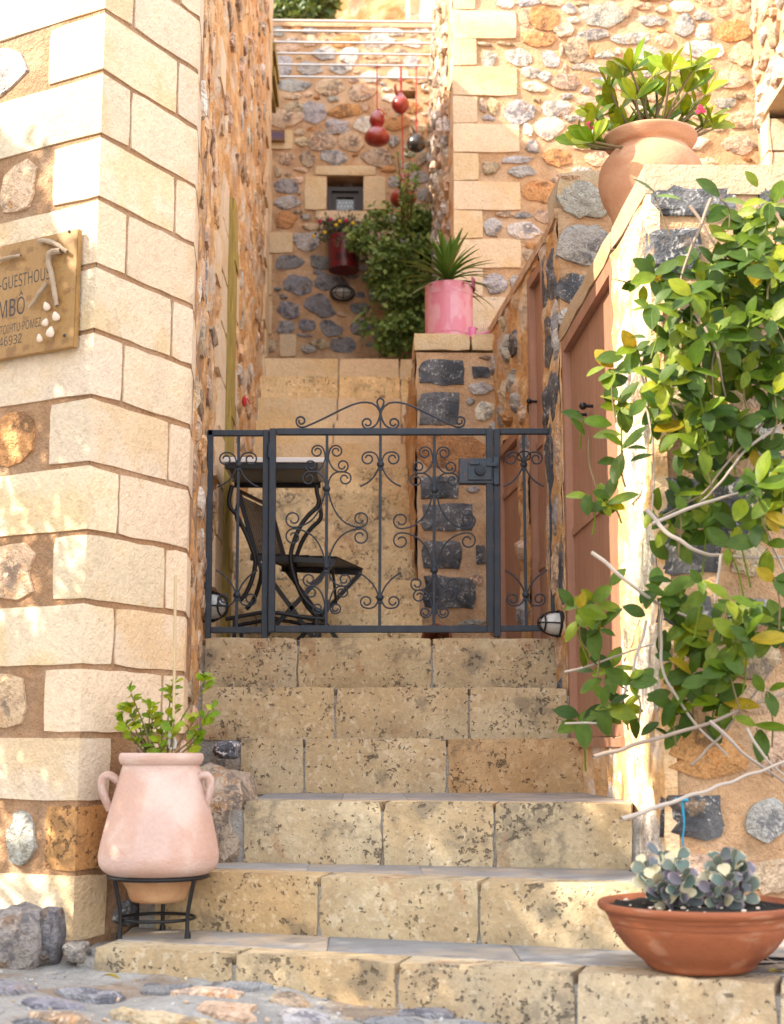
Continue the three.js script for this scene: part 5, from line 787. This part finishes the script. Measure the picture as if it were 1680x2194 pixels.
// ------------------------------------------------------------------ terracotta bowl with succulents
{
  const front = PH(1502, 2096, HS[1]), rb = 0.118, c = V3(0, EYE + HS[1] + 0.001, front.z - rb); c.x = P(1502, 2080, -c.z).x; const d = -c.z, m = d / F * 1.012;
  const H = P(1502, 1931, d).y - c.y;
  const b = thing('terracotta_bowl', 'wide shallow terracotta bowl on the right end of the bottom step', 'planter', c);
  mesh('body', lathe([[0, 0], [rb * 0.8, 0], [rb, 0.006], [rb * 1.12, 0.022], [0.168, H * 0.33], [0.196, H * 0.58], [0.2035, H * 0.70], [0.2055, H * 0.705], [0.210, H * 0.79], [0.2125, H * 0.80], [0.2165, H * 0.86], [0.226, H * 0.88], [0.232, H * 0.93], [0.231, H * 0.985], [0.225, H], [0.216, H * 0.985], [0.205, H * 0.9], [0.19, H * 0.7]], c, 96), M.terra, b);
  const soil = new THREE.CircleGeometry(0.205, 40, 0, Math.PI * 2), sg = norm(new THREE.RingGeometry(0.001, 0.211, 40, 10).rotateX(-Math.PI / 2)), sp = sg.attributes.position; for (let i = 0; i < sp.count; i++) sp.setY(i, 0.007 * f3(sp.getX(i) * 40, 1, sp.getZ(i) * 40, 3)); sg.computeVertexNormals();
  mesh('soil', sg.translate(c.x, c.y + H * 0.925, c.z), M.soil, b);
  for (let i = 0; i < 26; i++) { const a = rr(0, 6.28), r = 0.2 * Math.sqrt(R()); mesh('gravel_chip', ball(V3(c.x + r * Math.cos(a), c.y + H * 0.945, c.z + r * Math.sin(a)), rr(0.002, 0.006), 1.2, 0.7, 1, 6), M.shell, b); }
  const edged = (L, W, o, mid, rim) => { const pos = [], uv = [], idx = [], col = [], n = 6, ks = [-1, -0.86, 0, 0.86, 1]; for (let i = 0; i <= n; i++) { const t = i / n, w = W / 2 * Math.pow(Math.sin(Math.PI * Math.pow(clamp(t, 0.02, 0.97), 1.6)), 0.6); for (const k of ks) { pos.push(k * w, t * L, -o * L * t * t + Math.abs(k) ** 2 * w * 0.4); uv.push(k, t); col.push(...(Math.abs(k) === 1 || i === n ? rim : mid)); } } for (let i = 0; i < n; i++) for (let k = 0; k < 4; k++) { const a = i * 5 + k; idx.push(a, a + 1, a + 6, a, a + 6, a + 5); } const g = new THREE.BufferGeometry(); g.setAttribute('position', new THREE.Float32BufferAttribute(pos, 3)); g.setAttribute('uv', new THREE.Float32BufferAttribute(uv, 2)); g.setAttribute('color', new THREE.Float32BufferAttribute(col, 3)); g.setIndex(idx); g.computeVertexNormals(); return g; };
  const waxy = phys(1, 1, 1, { roughness: 0.5, vertexColors: true }), cream = [0.50, 0.42, 0.27], pinkish = [0.38, 0.28, 0.30];
  const lg = [edged(0.048, 0.034, 0.1, [0.075, 0.115, 0.095], cream), edged(0.044, 0.031, -0.2, [0.10, 0.12, 0.125], pinkish), edged(0.042, 0.030, 0.15, [0.46, 0.41, 0.26], [0.58, 0.50, 0.34]), edged(0.046, 0.031, 0.0, [0.13, 0.115, 0.14], pinkish), edged(0.040, 0.030, 0.1, [0.12, 0.15, 0.12], cream)];
  const kal = (label, list, sx) => {
    const o = V3(P(sx, 1930, d).x, c.y + H * 0.92, c.z + 0.02), t = thing('succulent', label, 'plant', o, 'succulents in the terracotta bowl');
    for (let [x, y, n, dd] of list) {
      const e = P(x, y, d + (dd ?? 0)), ax = e.clone().sub(o).normalize().add(V3(0, 0.8, 0)).normalize();
      mesh('stem', tube([V3(lerp(o.x, e.x, 0.6), o.y - 0.01, o.z), o.clone().lerp(e, 0.7), e], 0.0045, 8, 6), M.succulent[4], t);
      n = n - 1; for (let k = 0; k < n; k++) { const a = k * 2.4 + rr(-0.3, 0.3), lv = k / n, dir = ax.clone().multiplyScalar(0.25 + 0.7 * lv).add(V3(Math.cos(a), rr(-0.15, 0.2), Math.sin(a)).multiplyScalar(1)); leafMesh('leaf', pick(lg), waxy, t, e.clone().addScaledVector(ax, -0.055 + 0.055 * lv), dir, ax.clone().multiplyScalar(0.5).add(V3(-0.1, 0.1, 1)).add(rv().multiplyScalar(0.4)), rr(0.76, 1.08)); }
    }
  };
  kal('grey green succulent with cream edged leaves at the left of the bowl', [[1382, 1845, 9], [1405, 1880, 9, -0.03], [1425, 1850, 9, 0.05], [1450, 1838, 10], [1470, 1870, 9, -0.06], [1455, 1905, 10, -0.05], [1420, 1905, 8, -0.03], [1415, 1825, 6, 0.08], [1385, 1885, 7, -0.02], [1488, 1895, 7, -0.03]], 1430);
  kal('paler variegated succulent at the right of the bowl', [[1540, 1838, 10], [1572, 1832, 9], [1590, 1855, 9], [1560, 1875, 9, -0.05], [1530, 1868, 9], [1545, 1905, 10, -0.05], [1580, 1900, 8, -0.02], [1560, 1845, 6, 0.06], [1522, 1900, 6, -0.05], [1604, 1880, 7]], 1556);
}
// ------------------------------------------------------------------ big pot with crown of thorns on the garden wall
{
  const d = 4.86, m = d / F * 1.07, yB = EYE + 1.648, c = P(1396, 420, d); c.y = yB;
  const yo = (y) => P(1396, y, d).y - yB, pot = thing('terracotta_pot', 'round bellied terracotta pot standing on top of the garden wall', 'planter', c);
  mesh('body', lathe([[0, 0], [52 * m, 0], [60 * m, 0.01], [84 * m, yo(470)], [104 * m, yo(425)], [111 * m, yo(390)], [104 * m, yo(358)], [86 * m, yo(334)], [79 * m, yo(326)], [88 * m, yo(319)], [97 * m, yo(308)], [100 * m, yo(301)], [95 * m, yo(297)], [80 * m, yo(306)], [76 * m, yo(326)], [80 * m, yo(345)]], c, 72), M.clay, pot).geometry.attributes.color.array.forEach((v, i, a) => { a[i] = [0.86, 0.66, 0.46][i % 3]; });
  mesh('soil', norm(new THREE.CircleGeometry(78 * m, 24).rotateX(-Math.PI / 2)).translate(c.x, yB + yo(322), c.z), M.soil, pot);
  const o = V3(c.x, yB + yo(318), c.z), t = thing('crown_of_thorns', 'bushy bright green plant with pink flowers in the pot on the wall', 'plant', o);
  const L = [leafGeo(0.120, 0.060, { curl: 0.05, fold: 0.3, tip: 1.45 }), leafGeo(0.105, 0.054, { curl: 0.12, fold: 0.35, tip: 1.4 }), leafGeo(0.128, 0.058, { curl: -0.08, fold: 0.3, tip: 1.5 })];
  const nodes = [[1350, 150, 8], [1300, 190, 7], [1268, 250, 7], [1245, 305, 7], [1292, 310, 8], [1320, 235, 7], [1385, 190, 6], [1425, 205, 7], [1440, 150, 7], [1478, 195, 8], [1415, 265, 6], [1470, 245, 7], [1515, 285, 7], [1500, 235, 6], [1380, 275, 6], [1345, 295, 7], [1530, 255, 5], [1450, 285, 6], [1360, 210, 6], [1330, 170, 5], [1262, 300, 6], [1300, 275, 6], [1335, 325, 5], [1255, 340, 4], [1405, 160, 6], [1395, 235, 6], [1540, 300, 4], [1490, 150, 6], [1520, 200, 5]];
  for (const [x0, y0, n] of nodes) {
    const x = 1390 + (x0 - 1390) * 0.92, y = Math.min(y0 + 4, x < 1300 ? 318 : 276), e = P(x, y, d + (y > 225 && x > 1290 ? rr(0.0, 0.22) : rr(-0.22, 0.10))), ax = e.clone().sub(o).normalize().add(V3(0, 0.5, 0)).normalize();
    mesh('stem', tube([o.clone().add(V3(rr(-0.04, 0.04), -0.01, rr(-0.04, 0.04))), o.clone().lerp(e, 0.5).add(V3(rr(-0.02, 0.02), -0.01, 0)), e], 0.007, 12, 6, 0.6), M.stem, t);
    for (let k = 0; k < n; k++) { const a = k * 2.4 + rr(-0.3, 0.3), dir = ax.clone().multiplyScalar(rr(0.25, 0.9)).add(V3(Math.cos(a), rr(-0.35, 0.25), Math.sin(a))); leafMesh('leaf', pick(L), pick([...M.leafBright, M.leafBright[2], M.leaf[2]]), t, e, dir.add(V3(0, 0.45, 0)), ax.clone().add(rv().multiplyScalar(0.4)).add(V3(-0.4, 0.1, 0.8)), rr(0.72, 1.0)); }
  }
  for (const [x, y] of [[1262, 266], [1266, 274], [1500, 230], [1506, 238], [1495, 240]]) { const p = P(x, y, d - 0.1), q = []; for (let k = 0; k < 4; k++) { const a = k * 1.57; q.push(ball(p.clone().add(V3(Math.cos(a) * 0.005, Math.sin(a) * 0.005, 0.003)), 0.006, 1, 1, 0.4, 8)); } mesh('flower', q, M.flower, t); }
}
// ------------------------------------------------------------------ pink tin with spiky plant, brush
{
  const d = 7.17, topH = EYE + TW.rect(930, (900 + 0.595 * 735) / 1.867, 940, 740, 1)[3], m = d / F * 1.035, c = P(962, 660, d); c.y = topH + 0.001;
  const H = P(962, 600, d - 0.125).y - c.y, r = 51.5 * m, t = thing('tin_planter', 'large pink painted tin planter on the terrace wall', 'planter', c);
  mesh('tin', lathe([[0, 0], [r * 0.985, 0], [r, 0.006], [r, 0.032], [r * 1.012, 0.036], [r, 0.04], [r, H * 0.5], [r, H - 0.062], [r * 1.012, H - 0.057], [r, H - 0.052], [r, H - 0.006], [r * 1.01, H], [r * 0.985, H], [r * 0.975, H - 0.03], [r * 0.97, H * 0.7]], c, 64), M.pink, t);
  mesh('soil', norm(new THREE.CircleGeometry(r * 0.97, 24).rotateX(-Math.PI / 2)).translate(c.x, c.y + H - 0.03, c.z), M.soil, t);
  { const g = norm(new THREE.CylinderGeometry(r * 1.02, r * 1.02, 0.05, 20, 1, true, 0.9, 1.1)); mesh('rim_lug', g.translate(c.x + 0.012, c.y + H + 0.012, c.z), plain(0.30, 0.07, 0.16, { roughness: 0.5, side: THREE.DoubleSide }), t); }
  const o = V3(c.x - 0.01, c.y + H - 0.02, c.z), pl = thing('spiky_plant', 'spiky palm like plant growing in the pink tin', 'plant', o);
  mesh('stem', tube([o, o.clone().add(V3(0, 0.05, 0)), o.clone().add(V3(0.005, 0.085, 0))], 0.02, 8, 8), M.stem, pl);
  const L = [leafGeo(0.26, 0.022, { curl: 0.35, fold: 0.4, tip: 0.8, n: 7 }), leafGeo(0.24, 0.032, { curl: 0.12, fold: 0.4, tip: 0.9, n: 7 })];
  for (let k = 0; k < 74; k++) { const a = k * 2.4, el = lerp(-0.15, 1.45, Math.pow(k / 74, 0.8)), dir = V3(Math.cos(a) * Math.cos(el), Math.sin(el), Math.sin(a) * Math.cos(el)); leafMesh('leaf', k > 52 ? L[1] : L[0], k > 52 ? M.spike[k % 2] : pick(M.spike), pl, o.clone().add(V3(0, 0.04 + 0.045 * k / 74, 0)), dir, V3(0, 1, 0.01), rr(0.8, 1.12)); }
  const bp = P(1030, 706, 7.1), br = thing('scrubbing_brush', 'pink brush with upright bristles lying beside the pink tin', 'brush', V3(bp.x, topH, bp.z));
  mesh('handle', [bar(V3(bp.x - 0.06, topH + 0.012, bp.z + 0.01), V3(bp.x + 0.05, topH + 0.042, bp.z), 0.035, 0.012, 0.005), norm(new THREE.CylinderGeometry(0.022, 0.022, 0.05, 16)).translate(bp.x - 0.045, topH + 0.04, bp.z)], M.pinkPlastic, br);
  const q = []; for (let i = 0; i < 7; i++) for (let j = 0; j < 3; j++) q.push(bar(V3(bp.x - 0.01 + i * 0.0085, topH + 0.03 + i * 0.0023, bp.z - 0.012 + j * 0.012), V3(bp.x - 0.012 + i * 0.0095, topH + 0.085 + i * 0.002, bp.z - 0.014 + j * 0.014), 0.005, 0.005, 0.001)); mesh('bristles', q, M.bristle, br);
  // clay pot lying behind the gate
  const p0 = P(940, 1352, 6.55); p0.y = EYE + HS[6] + 0.065; const cp = thing('clay_pot', 'small clay pot lying on its side at the foot of the terrace wall', 'pot', p0);
  mesh('body', lathe([[0, -0.10], [0.04, -0.10], [0.05, -0.06], [0.062, 0.03], [0.062, 0.034], [0.07, 0.036], [0.07, 0.062], [0.06, 0.062], [0.054, 0.03], [0.04, -0.08]], V3(0, 0, 0), 32).rotateX(Math.PI / 2).rotateY(-0.25).translate(p0.x, p0.y, p0.z), M.terra, cp);
}
// ------------------------------------------------------------------ red pot on the back wall and the climbing plant
{
  const d = 10.44, m = d / F * 1.08, c = P(737, 578, d), H = P(737, 512, d).y - c.y, r = 33 * m, t = thing('wall_pot', 'dark red enamel pot hung on the back wall under the window', 'planter', c);
  mesh('tin', lathe([[0, 0], [r * 0.9, 0], [r * 0.92, 0.008], [r, H * 0.6], [r, H], [r * 0.96, H], [r * 0.9, H * 0.7]], c, 40), M.redPot, t);
  mesh('bracket', box(c.x - 0.03, c.x + 0.03, c.y + H * 0.3, c.y + H * 0.8, -BD - 0.02, c.z - r * 0.9), M.blackIron, t);
  const o = V3(c.x, c.y + H, c.z), pl = thing('flowering_plant', 'trailing plant with tiny magenta and yellow flowers in the red wall pot', 'plant', o), spots = [], stems = [];
  for (let i = 0; i < 60; i++) { const e = P(rr(668, 800), rr(462, 530), d + rr(-0.2, 0.1)); if (i < 26) stems.push(tube([o.clone(), o.clone().lerp(e, 0.5).add(V3(0, 0.04, 0)), e], 0.004, 8, 4)); for (let k = 0; k < 26; k++) { const p = o.clone().lerp(e, rr(0.25, 1)).add(rv().multiplyScalar(0.05)); p.y += 0.02; spots.push([p, rv().add(V3(0, 0.5, 0)), rv(), rr(0.7, 1.3)]); } }
  mesh('stem', stems, M.stem, pl); foliage('foliage', leafGeo(0.034, 0.010, { n: 2 }), M.foliage, pl, spots, [[0.07, 0.09, 0.03], [0.10, 0.12, 0.04], [0.12, 0.10, 0.05]]);
  for (const [x, y, k] of [[685, 474, 0], [709, 470, 0], [742, 472, 0], [672, 506, 1], [696, 498, 1], [720, 482, 1], [728, 474, 1], [756, 478, 1]]) mesh('flower', ball(P(x, y, d - 0.2), 0.014, 1, 1, 0.6, 8), k ? M.yellowPetal : M.magenta, pl);
}
function bush(name, label, cat, base, zones, stemsTo, leaf, per, cols, colMat = M.stem) {
  const t = thing(name, label, cat, base), spots = [], stems = [];
  for (const [x, y, rx, ry, d, n] of zones) {
    const c = P(x, y, d), ex = P(x + rx, y, d).x - c.x, ey = P(x, y - ry, d).y - c.y;
    const nb = Math.max(4, Math.round(n / 45));
    for (let b = 0; b < nb; b++) { let v = rv(); v.multiplyScalar(0.45 + 0.55 * R()); const tip = c.clone().add(V3(v.x * ex, v.y * ey, v.z * Math.min(ex, ey, 0.25))); if (b % 2 === 0) stems.push(tube([c.clone().lerp(base, 0.35), c.clone().lerp(tip, 0.4), tip], 0.006, 6, 4, 0.4)); for (let k = 0; k < n / nb; k++) { const q = rv().multiplyScalar(0.11); spots.push([tip.clone().add(V3(q.x, q.y * 0.8, q.z)), rv().add(V3(0, 0.2, 0.2)), rv().add(V3(0, 0.7, 0.5)), rr(0.7, 1.3)]); } }
  }
  for (const e of stemsTo) { const c = e[0]; stems.push(tube(e, 0.008, 14, 5, 0.4)); const cv = new THREE.CatmullRomCurve3(e); for (let k = 0; k < 48; k++) spots.push([cv.getPoint(R()).add(rv().multiplyScalar(0.03)), rv().add(V3(0, 0.4, 0)), rv(), rr(0.7, 1.1)]); }
  mesh('stem', stems, colMat, t); foliage('foliage', leaf, M.foliage, t, spots, cols); return t;
}
bush('climbing_shrub', 'tall dark green small leaved shrub climbing the back wall', 'shrub', P(868, 762, 10.25), [[870, 640, 62, 95, 10.2, 1900], [850, 560, 62, 60, 10.2, 1400], [885, 478, 56, 28, 10.25, 700], [812, 480, 26, 26, 10.3, 200], [850, 715, 52, 45, 10.1, 1000], [925, 485, 30, 36, 10.3, 320], [935, 540, 22, 40, 10.3, 240], [905, 560, 42, 52, 10.2, 700], [812, 600, 22, 60, 10.2, 260], [880, 710, 36, 45, 10.1, 560], [772, 520, 28, 36, 10.25, 320], [790, 690, 14, 40, 10.3, 80]],
  [[P(862, 480, 9.9), P(858, 400, 9.48), P(852, 326, 9.4)], [P(875, 470, 9.9), P(872, 420, 9.46), P(880, 322, 9.4)], [P(880, 470, 9.9), P(884, 420, 9.46), P(898, 356, 9.45)], [P(866, 470, 9.9), P(864, 430, 9.46), P(868, 405, 9.44)], [P(910, 500, 10.2), P(938, 470, 10.2), P(950, 466, 10.2)]],
  leafGeo(0.042, 0.032, { n: 2, tip: 1.4 }), 1, [[0.16, 0.255, 0.035], [0.21, 0.31, 0.05], [0.30, 0.40, 0.08], [0.11, 0.19, 0.03]]);
bush('hill_shrub', 'sunlit yellow green shrub above the roof of the back house', 'shrub', P(640, 60, 12.4), [[600, 22, 34, 22, 12.2, 420], [650, 14, 40, 26, 12.3, 520], [695, 10, 28, 24, 12.2, 380], [630, 34, 60, 10, 12.1, 300]], [], leafGeo(0.075, 0.055, { n: 2, tip: 1.3 }), 1, [[0.14, 0.20, 0.03], [0.20, 0.25, 0.04], [0.08, 0.13, 0.03]]);
// ------------------------------------------------------------------ vine on the garden wall
{
  const o = P(1560, 1890, 3.78), t = thing('climbing_vine', 'large glossy leaved vine on dry twigs against the front of the garden wall', 'vine', o);
  const L = [leafGeo(0.088, 0.050, { curl: 0.15, fold: 0.2, n: 6, tip: 1.0 }), leafGeo(0.078, 0.048, { curl: 0.28, fold: 0.18, n: 6, tip: 1.1 }), leafGeo(0.096, 0.052, { curl: -0.06, fold: 0.22, n: 6, tip: 1.05 }), leafGeo(0.060, 0.034, { curl: 0.1, fold: 0.3, n: 5 })];
  const N = `1450 1060 3;1580 1130 3;1620 1040 4;1500 1250 3;1560 1280 3;1650 1330 4;1660 590 5;1580 520 5;1550 600 5;1660 800 5;1500 730 5;1405 590 6;1400 655 5;1360 745 5;1312 795 5;1330 868 6;1440 725 6;1480 630 5;1530 565 5;1600 475 6;1650 435 5;1560 640 5;1620 560 5;1662 520 4;1652 620 5;1600 700 5;1540 715 5;1480 790 5;1420 825 5;1400 905 4;1462 900 5;1540 850 5;1600 800 5;1650 750 5;1660 850 4;1580 905 5;1500 960 4;1620 960 5;1660 1010 4;1335 965 4;1300 1075 6;1265 1060 3;1440 1125 4;1520 1105 4;1510 1035 5;1640 1100 4;1560 1170 3;1645 1175 3;1660 1240 3;1580 1320 4;1420 1280 4;1468 1335 6;1520 1380 6;1560 1425 5;1480 1440 5;1600 1370 4;1642 1480 3;1540 1505 5;1620 1560 3;1440 1520 4;1352 1460 4;1272 1292 5;1235 1305 4;1282 1345 5;1312 1430 5;1300 1510 4;1335 1520 4;1245 1540 5;1262 935 2;1250 900 2;1402 420 2;1542 425 2;1620 640 4;1575 760 4;1510 880 4;1655 690 4`;
  let made = 0; const extra = [];
  for (const l of N.split(';')) {
    const [x, y, n] = l.trim().split(/\s+/).map(Number), d = x < 1350 ? rr(3.72, 3.95) : rr(3.58, 3.76), e = P(x, y, d), ax = V3(rr(-0.5, 0.2), rr(-0.5, 0.7), rr(0.4, 1)).normalize();
    for (let k = 0; k < n; k++) {
      const a = k * 2.4 + rr(-0.4, 0.4), dir = V3(Math.cos(a), Math.sin(a) * 0.9 - 0.1, rr(-0.15, 0.45)).addScaledVector(ax, rr(0, 0.35)), nrm = V3(rr(-0.6, 0.2), rr(0.1, 0.9), rr(0.35, 1));
      if (made >= 290) { extra.push([e.clone().add(rv().multiplyScalar(0.012)), dir, nrm, rr(0.62, 1.02)]); continue; }
      const mat = R() < 0.045 ? M.leafYellow : R() < 0.3 ? M.leaf[3] : pick(M.leaf); leafMesh('leaf', pick(n < 3 ? [L[3]] : L), mat, t, e.clone().add(rv().multiplyScalar(0.012)), dir, nrm, rr(0.62, 1.02)); made++;
    }
    if (n > 3) for (let k = 0; k < (x > 1400 ? 11 : 2); k++) extra.push([e.clone().add(V3(rr(-0.05, 0.05), rr(-0.05, 0.05), rr(-0.06, 0.0))), V3(rr(-1, 1), rr(-1, 0.8), rr(-0.3, 0.3)), V3(rr(-0.7, 0.3), rr(0, 0.9), rr(0.3, 1)), rr(0.55, 0.95)]);
    const q = e.clone().add(V3(rr(-0.02, 0.05), rr(-0.16, -0.05), -0.02)); mesh('shoot', tube([q, q.clone().lerp(e, 0.5).add(rv().multiplyScalar(0.015)), e], 0.0028, 8, 5, 0.7), pick([M.stem, M.leaf[1]]), t);
  }
  foliage('foliage', L[0], leafM(1, 1, 1), t, extra, [[0.085, 0.16, 0.010], [0.05, 0.11, 0.010], [0.15, 0.235, 0.012], [0.22, 0.29, 0.014]]);
  const bark = [M.twig, plain(0.26, 0.20, 0.155), plain(0.40, 0.34, 0.29)];
  const tw = (r, ...pts) => { const c = new THREE.CatmullRomCurve3(pts.map(([x, y, d]) => P(x, y, d)), false, 'centripetal'), n = Math.max(5, Math.round(c.getLength() / 0.045)), q = []; for (let i = 0; i <= n; i++) q.push(c.getPoint(i / n).add(rv().multiplyScalar(i && i < n ? 0.0035 : 0))); const g = tube(q, r * rr(0.8, 1.1), n * 4, 7, rr(0.45, 0.75)); mesh('twig', g, pick(bark), t); };
  tw(0.0058, [1268, 1184, 3.7], [1335, 1235, 3.66], [1400, 1290, 3.68], [1470, 1320, 3.74]); tw(0.0062, [1272, 1622, 3.5], [1400, 1585, 3.56], [1535, 1542, 3.66], [1690, 1480, 3.74]);
  tw(0.0066, [1332, 1755, 3.42], [1480, 1706, 3.5], [1600, 1662, 3.56], [1720, 1620, 3.62]); tw(0.0064, [1385, 1092, 3.72], [1430, 1140, 3.68], [1490, 1178, 3.68], [1550, 1192, 3.72], [1700, 1192, 3.76]);
  tw(0.0066, [1398, 1122, 3.7], [1500, 1080, 3.68], [1600, 1055, 3.68], [1700, 1030, 3.7]); tw(0.0055, [1524, 425, 3.62], [1492, 510, 3.64], [1460, 590, 3.68], [1440, 690, 3.74]); tw(0.0055, [1478, 440, 3.7], [1530, 520, 3.7], [1580, 590, 3.74]);
  tw(0.0052, [1510, 700, 3.6], [1535, 745, 3.6], [1545, 800, 3.64], [1555, 850, 3.7]); tw(0.006, [1520, 1545, 3.62], [1590, 1610, 3.6], [1700, 1690, 3.62]); tw(0.0052, [1600, 1560, 3.62], [1640, 1620, 3.6], [1700, 1680, 3.6]);
  tw(0.005, [1545, 1190, 3.7], [1535, 1270, 3.7], [1530, 1340, 3.74]); tw(0.0045, [1370, 780, 3.75], [1392, 900, 3.76], [1400, 1000, 3.76], [1396, 1100, 3.74]); tw(0.005, [1600, 1060, 3.7], [1650, 1160, 3.72], [1700, 1260, 3.72]); tw(0.0045, [1480, 1640, 3.66], [1560, 1560, 3.7], [1650, 1440, 3.74]);
  tw(0.004, [1210, 1440, 3.9], [1280, 1420, 3.86], [1340, 1400, 3.8], [1400, 1380, 3.76]); tw(0.004, [1385, 1330, 3.76], [1360, 1420, 3.74], [1340, 1480, 3.76], [1300, 1545, 3.8], [1210, 1550, 3.8]); tw(0.0045, [1420, 1290, 3.74], [1420, 1430, 3.74], [1480, 1540, 3.72], [1560, 1620, 3.7]);
  tw(0.004, [1640, 900, 3.7], [1560, 990, 3.68], [1500, 1060, 3.7], [1410, 1110, 3.74]); tw(0.0045, [1700, 900, 3.7], [1600, 960, 3.66], [1540, 1040, 3.66], [1500, 1075, 3.7]);
  const bl = P(1462, 1716, 3.5), s = thing('blue_string', 'length of bright blue string tied to a dry twig of the vine', 'string', bl);
  mesh('strand', [tube([bl.clone().add(V3(-0.02, 0.004, 0.008)), bl.clone().add(V3(0.012, 0.002, 0.01))], 0.004), tube([bl, P(1466, 1760, 3.5), P(1463, 1800, 3.5), P(1466, 1824, 3.5)], 0.0022, 16, 5), tube([P(1460, 1715, 3.49), P(1463, 1740, 3.49), P(1466, 1765, 3.49)], 0.002, 8, 5)], M.blueCord, s);
}
// ------------------------------------------------------------------ guest house sign
{
  const c4 = (x, y) => [0.2734 * x / 1.867, (900 + 0.2734 * y) / 1.867], tl = LB.pix(...c4(0, 350), 0), tr = LB.pix(...c4(1118, 155), 0), br = LB.pix(...c4(1090, 1850), 0), blft = LB.pix(...c4(0, 2000), 0);
  const s1 = (tr[0] + br[0]) / 2 + 0.028, sL = tl[0] + 0.032, y1 = (tr[1] + tl[1]) / 2, y0 = (br[1] + blft[1]) / 2, s0 = s1 - 2.0 * (s1 - sL), W = s1 - s0, H = y1 - y0, at = (u, v, o) => LB.at(lerp(sL, s1, u), lerp(y1, y0, v), o);
  const t = thing('wooden_sign', 'small wooden guest house sign with shells and driftwood on the corner house', 'sign', at(0.5, 0.5, 0.02));
  mesh('board', slabOn(LB, s0, s1, y0, y1, 0.012, 0.028), M.board, t);
  const cv = document.createElement('canvas'); cv.width = 1024; cv.height = Math.round(1024 * H / (s1 - sL)); const x = cv.getContext('2d'), ch = cv.height; x.clearRect(0, 0, 1024, ch);
  x.fillStyle = '#ffffff'; x.fillRect(0, 0, 1024, ch); x.fillStyle = '#000'; const write = (s, px, py, size, w, wt = '') => { x.font = wt + size + 'px sans-serif'; x.textAlign = 'left'; x.textBaseline = 'middle'; const k = w / x.measureText(s).width; x.save(); x.translate(px - w, py * ch); x.rotate(-0.03); x.scale(k, 1); x.fillText(s, 0, 0); x.restore(); };
  write('-GUESTHOUS', 690, 0.345, 185, 690); write('IMBÔ', 375, 0.575, 255, 440); write('STOIHTU·POMEZ', 595, 0.755, 128, 600); write('-46932', 350, 0.86, 135, 355);
  const base = textures(512, 1, (() => { const q = field(512, 24, 4, 61), w = field(512, 5, 5, 62); return (i) => { const k = 1 + 0.12 * q[i], c = mix3([0.32, 0.175, 0.055], [0.23, 0.115, 0.034], smooth(0, 0.5, w[i])); return [c[0] * k, c[1] * k, c[2] * k, 0.5]; }; })());
  // ink is flat print: the board's own colour with dark letters
  const im = x.getImageData(0, 0, 1024, ch), b = base[0].image.data; for (let i = 0; i < 1024 * ch; i++) { const px = i % 1024, py = (i / 1024) | 0, k = ((py & 511) * 512 + (px & 511)) * 4, ink = 1 - im.data[4 * i] / 255; for (let q = 0; q < 3; q++) im.data[4 * i + q] = b[k + q] * (1 - ink) + [38, 30, 34][q] * ink; }
  x.putImageData(im, 0, 0); const tx = new THREE.CanvasTexture(cv); tx.colorSpace = THREE.SRGBColorSpace;
  const g = new THREE.PlaneGeometry(1, 1), p = g.attributes.position; for (let i = 0; i < 4; i++) { const v = LB.at(p.getX(i) < 0 ? sL + 0.001 : s1 - 0.002, p.getY(i) < 0 ? y0 + 0.002 : y1 - 0.002, 0.0295); p.setXYZ(i, v.x, v.y, v.z); } g.computeVertexNormals();
  mesh('lettering', norm(g), stdm({ map: tx, roughness: 0.55 }), t);
  const cc = (px, py, o) => at(px / 1105, (py - 250) / 1680, o);
  const drift = (pts, r) => mesh('driftwood', (() => { const gg = tube(pts.map((q) => cc(q[0], q[1], q[2] ?? 0.04)), r, pts.length * 6, 8, 0.7); rough(gg, 0.0018, 60, r * 900); gg.computeVertexNormals(); return gg; })(), M.driftwood, t);
  drift([[910, 540], [770, 555, 0.046], [740, 640], [790, 850], [840, 1100], [880, 1320]], 0.0095); drift([[600, 330], [720, 360], [860, 450, 0.045], [1000, 580]], 0.0085); drift([[730, 960], [640, 1080], [490, 1270]], 0.007); drift([[-40, 500], [140, 470], [340, 480]], 0.006);
  const shell = (px, py, r, sx, sy, a) => { const gg = new THREE.SphereGeometry(r, 18, 12), q = gg.attributes.position; for (let i = 0; i < q.count; i++) { const X = q.getX(i), Y = q.getY(i), Z = q.getZ(i), th = Math.atan2(X, Y + r * 1.1), k = 1 + 0.05 * Math.cos(th * 34); q.setXYZ(i, X * sx * k * (0.72 - 0.32 * Y / r), Y * sy, Z * 0.6 * k); } gg.rotateZ(a); gg.computeVertexNormals(); const c = cc(px, py, 0.04); mesh('shell', norm(gg).translate(c.x, c.y, c.z), M.shell, t); };
  shell(740, 1300, 0.0115, 1.2, 1.2, 0.4); shell(875, 1470, 0.0125, 1.2, 1.15, 0.3); shell(735, 1530, 0.011, 1.2, 1.1, -0.3); shell(810, 1680, 0.0135, 1.2, 1.25, -0.15); shell(660, 1740, 0.011, 1.1, 1.15, 0.2);
  for (const [px, py] of [[985, 265], [975, 1750]]) { const c = cc(px, py, 0.031); mesh('screw', ball(c, 0.0048, 1, 1, 0.6, 10), M.iron, t); }
}
renderer.render(scene, camera);
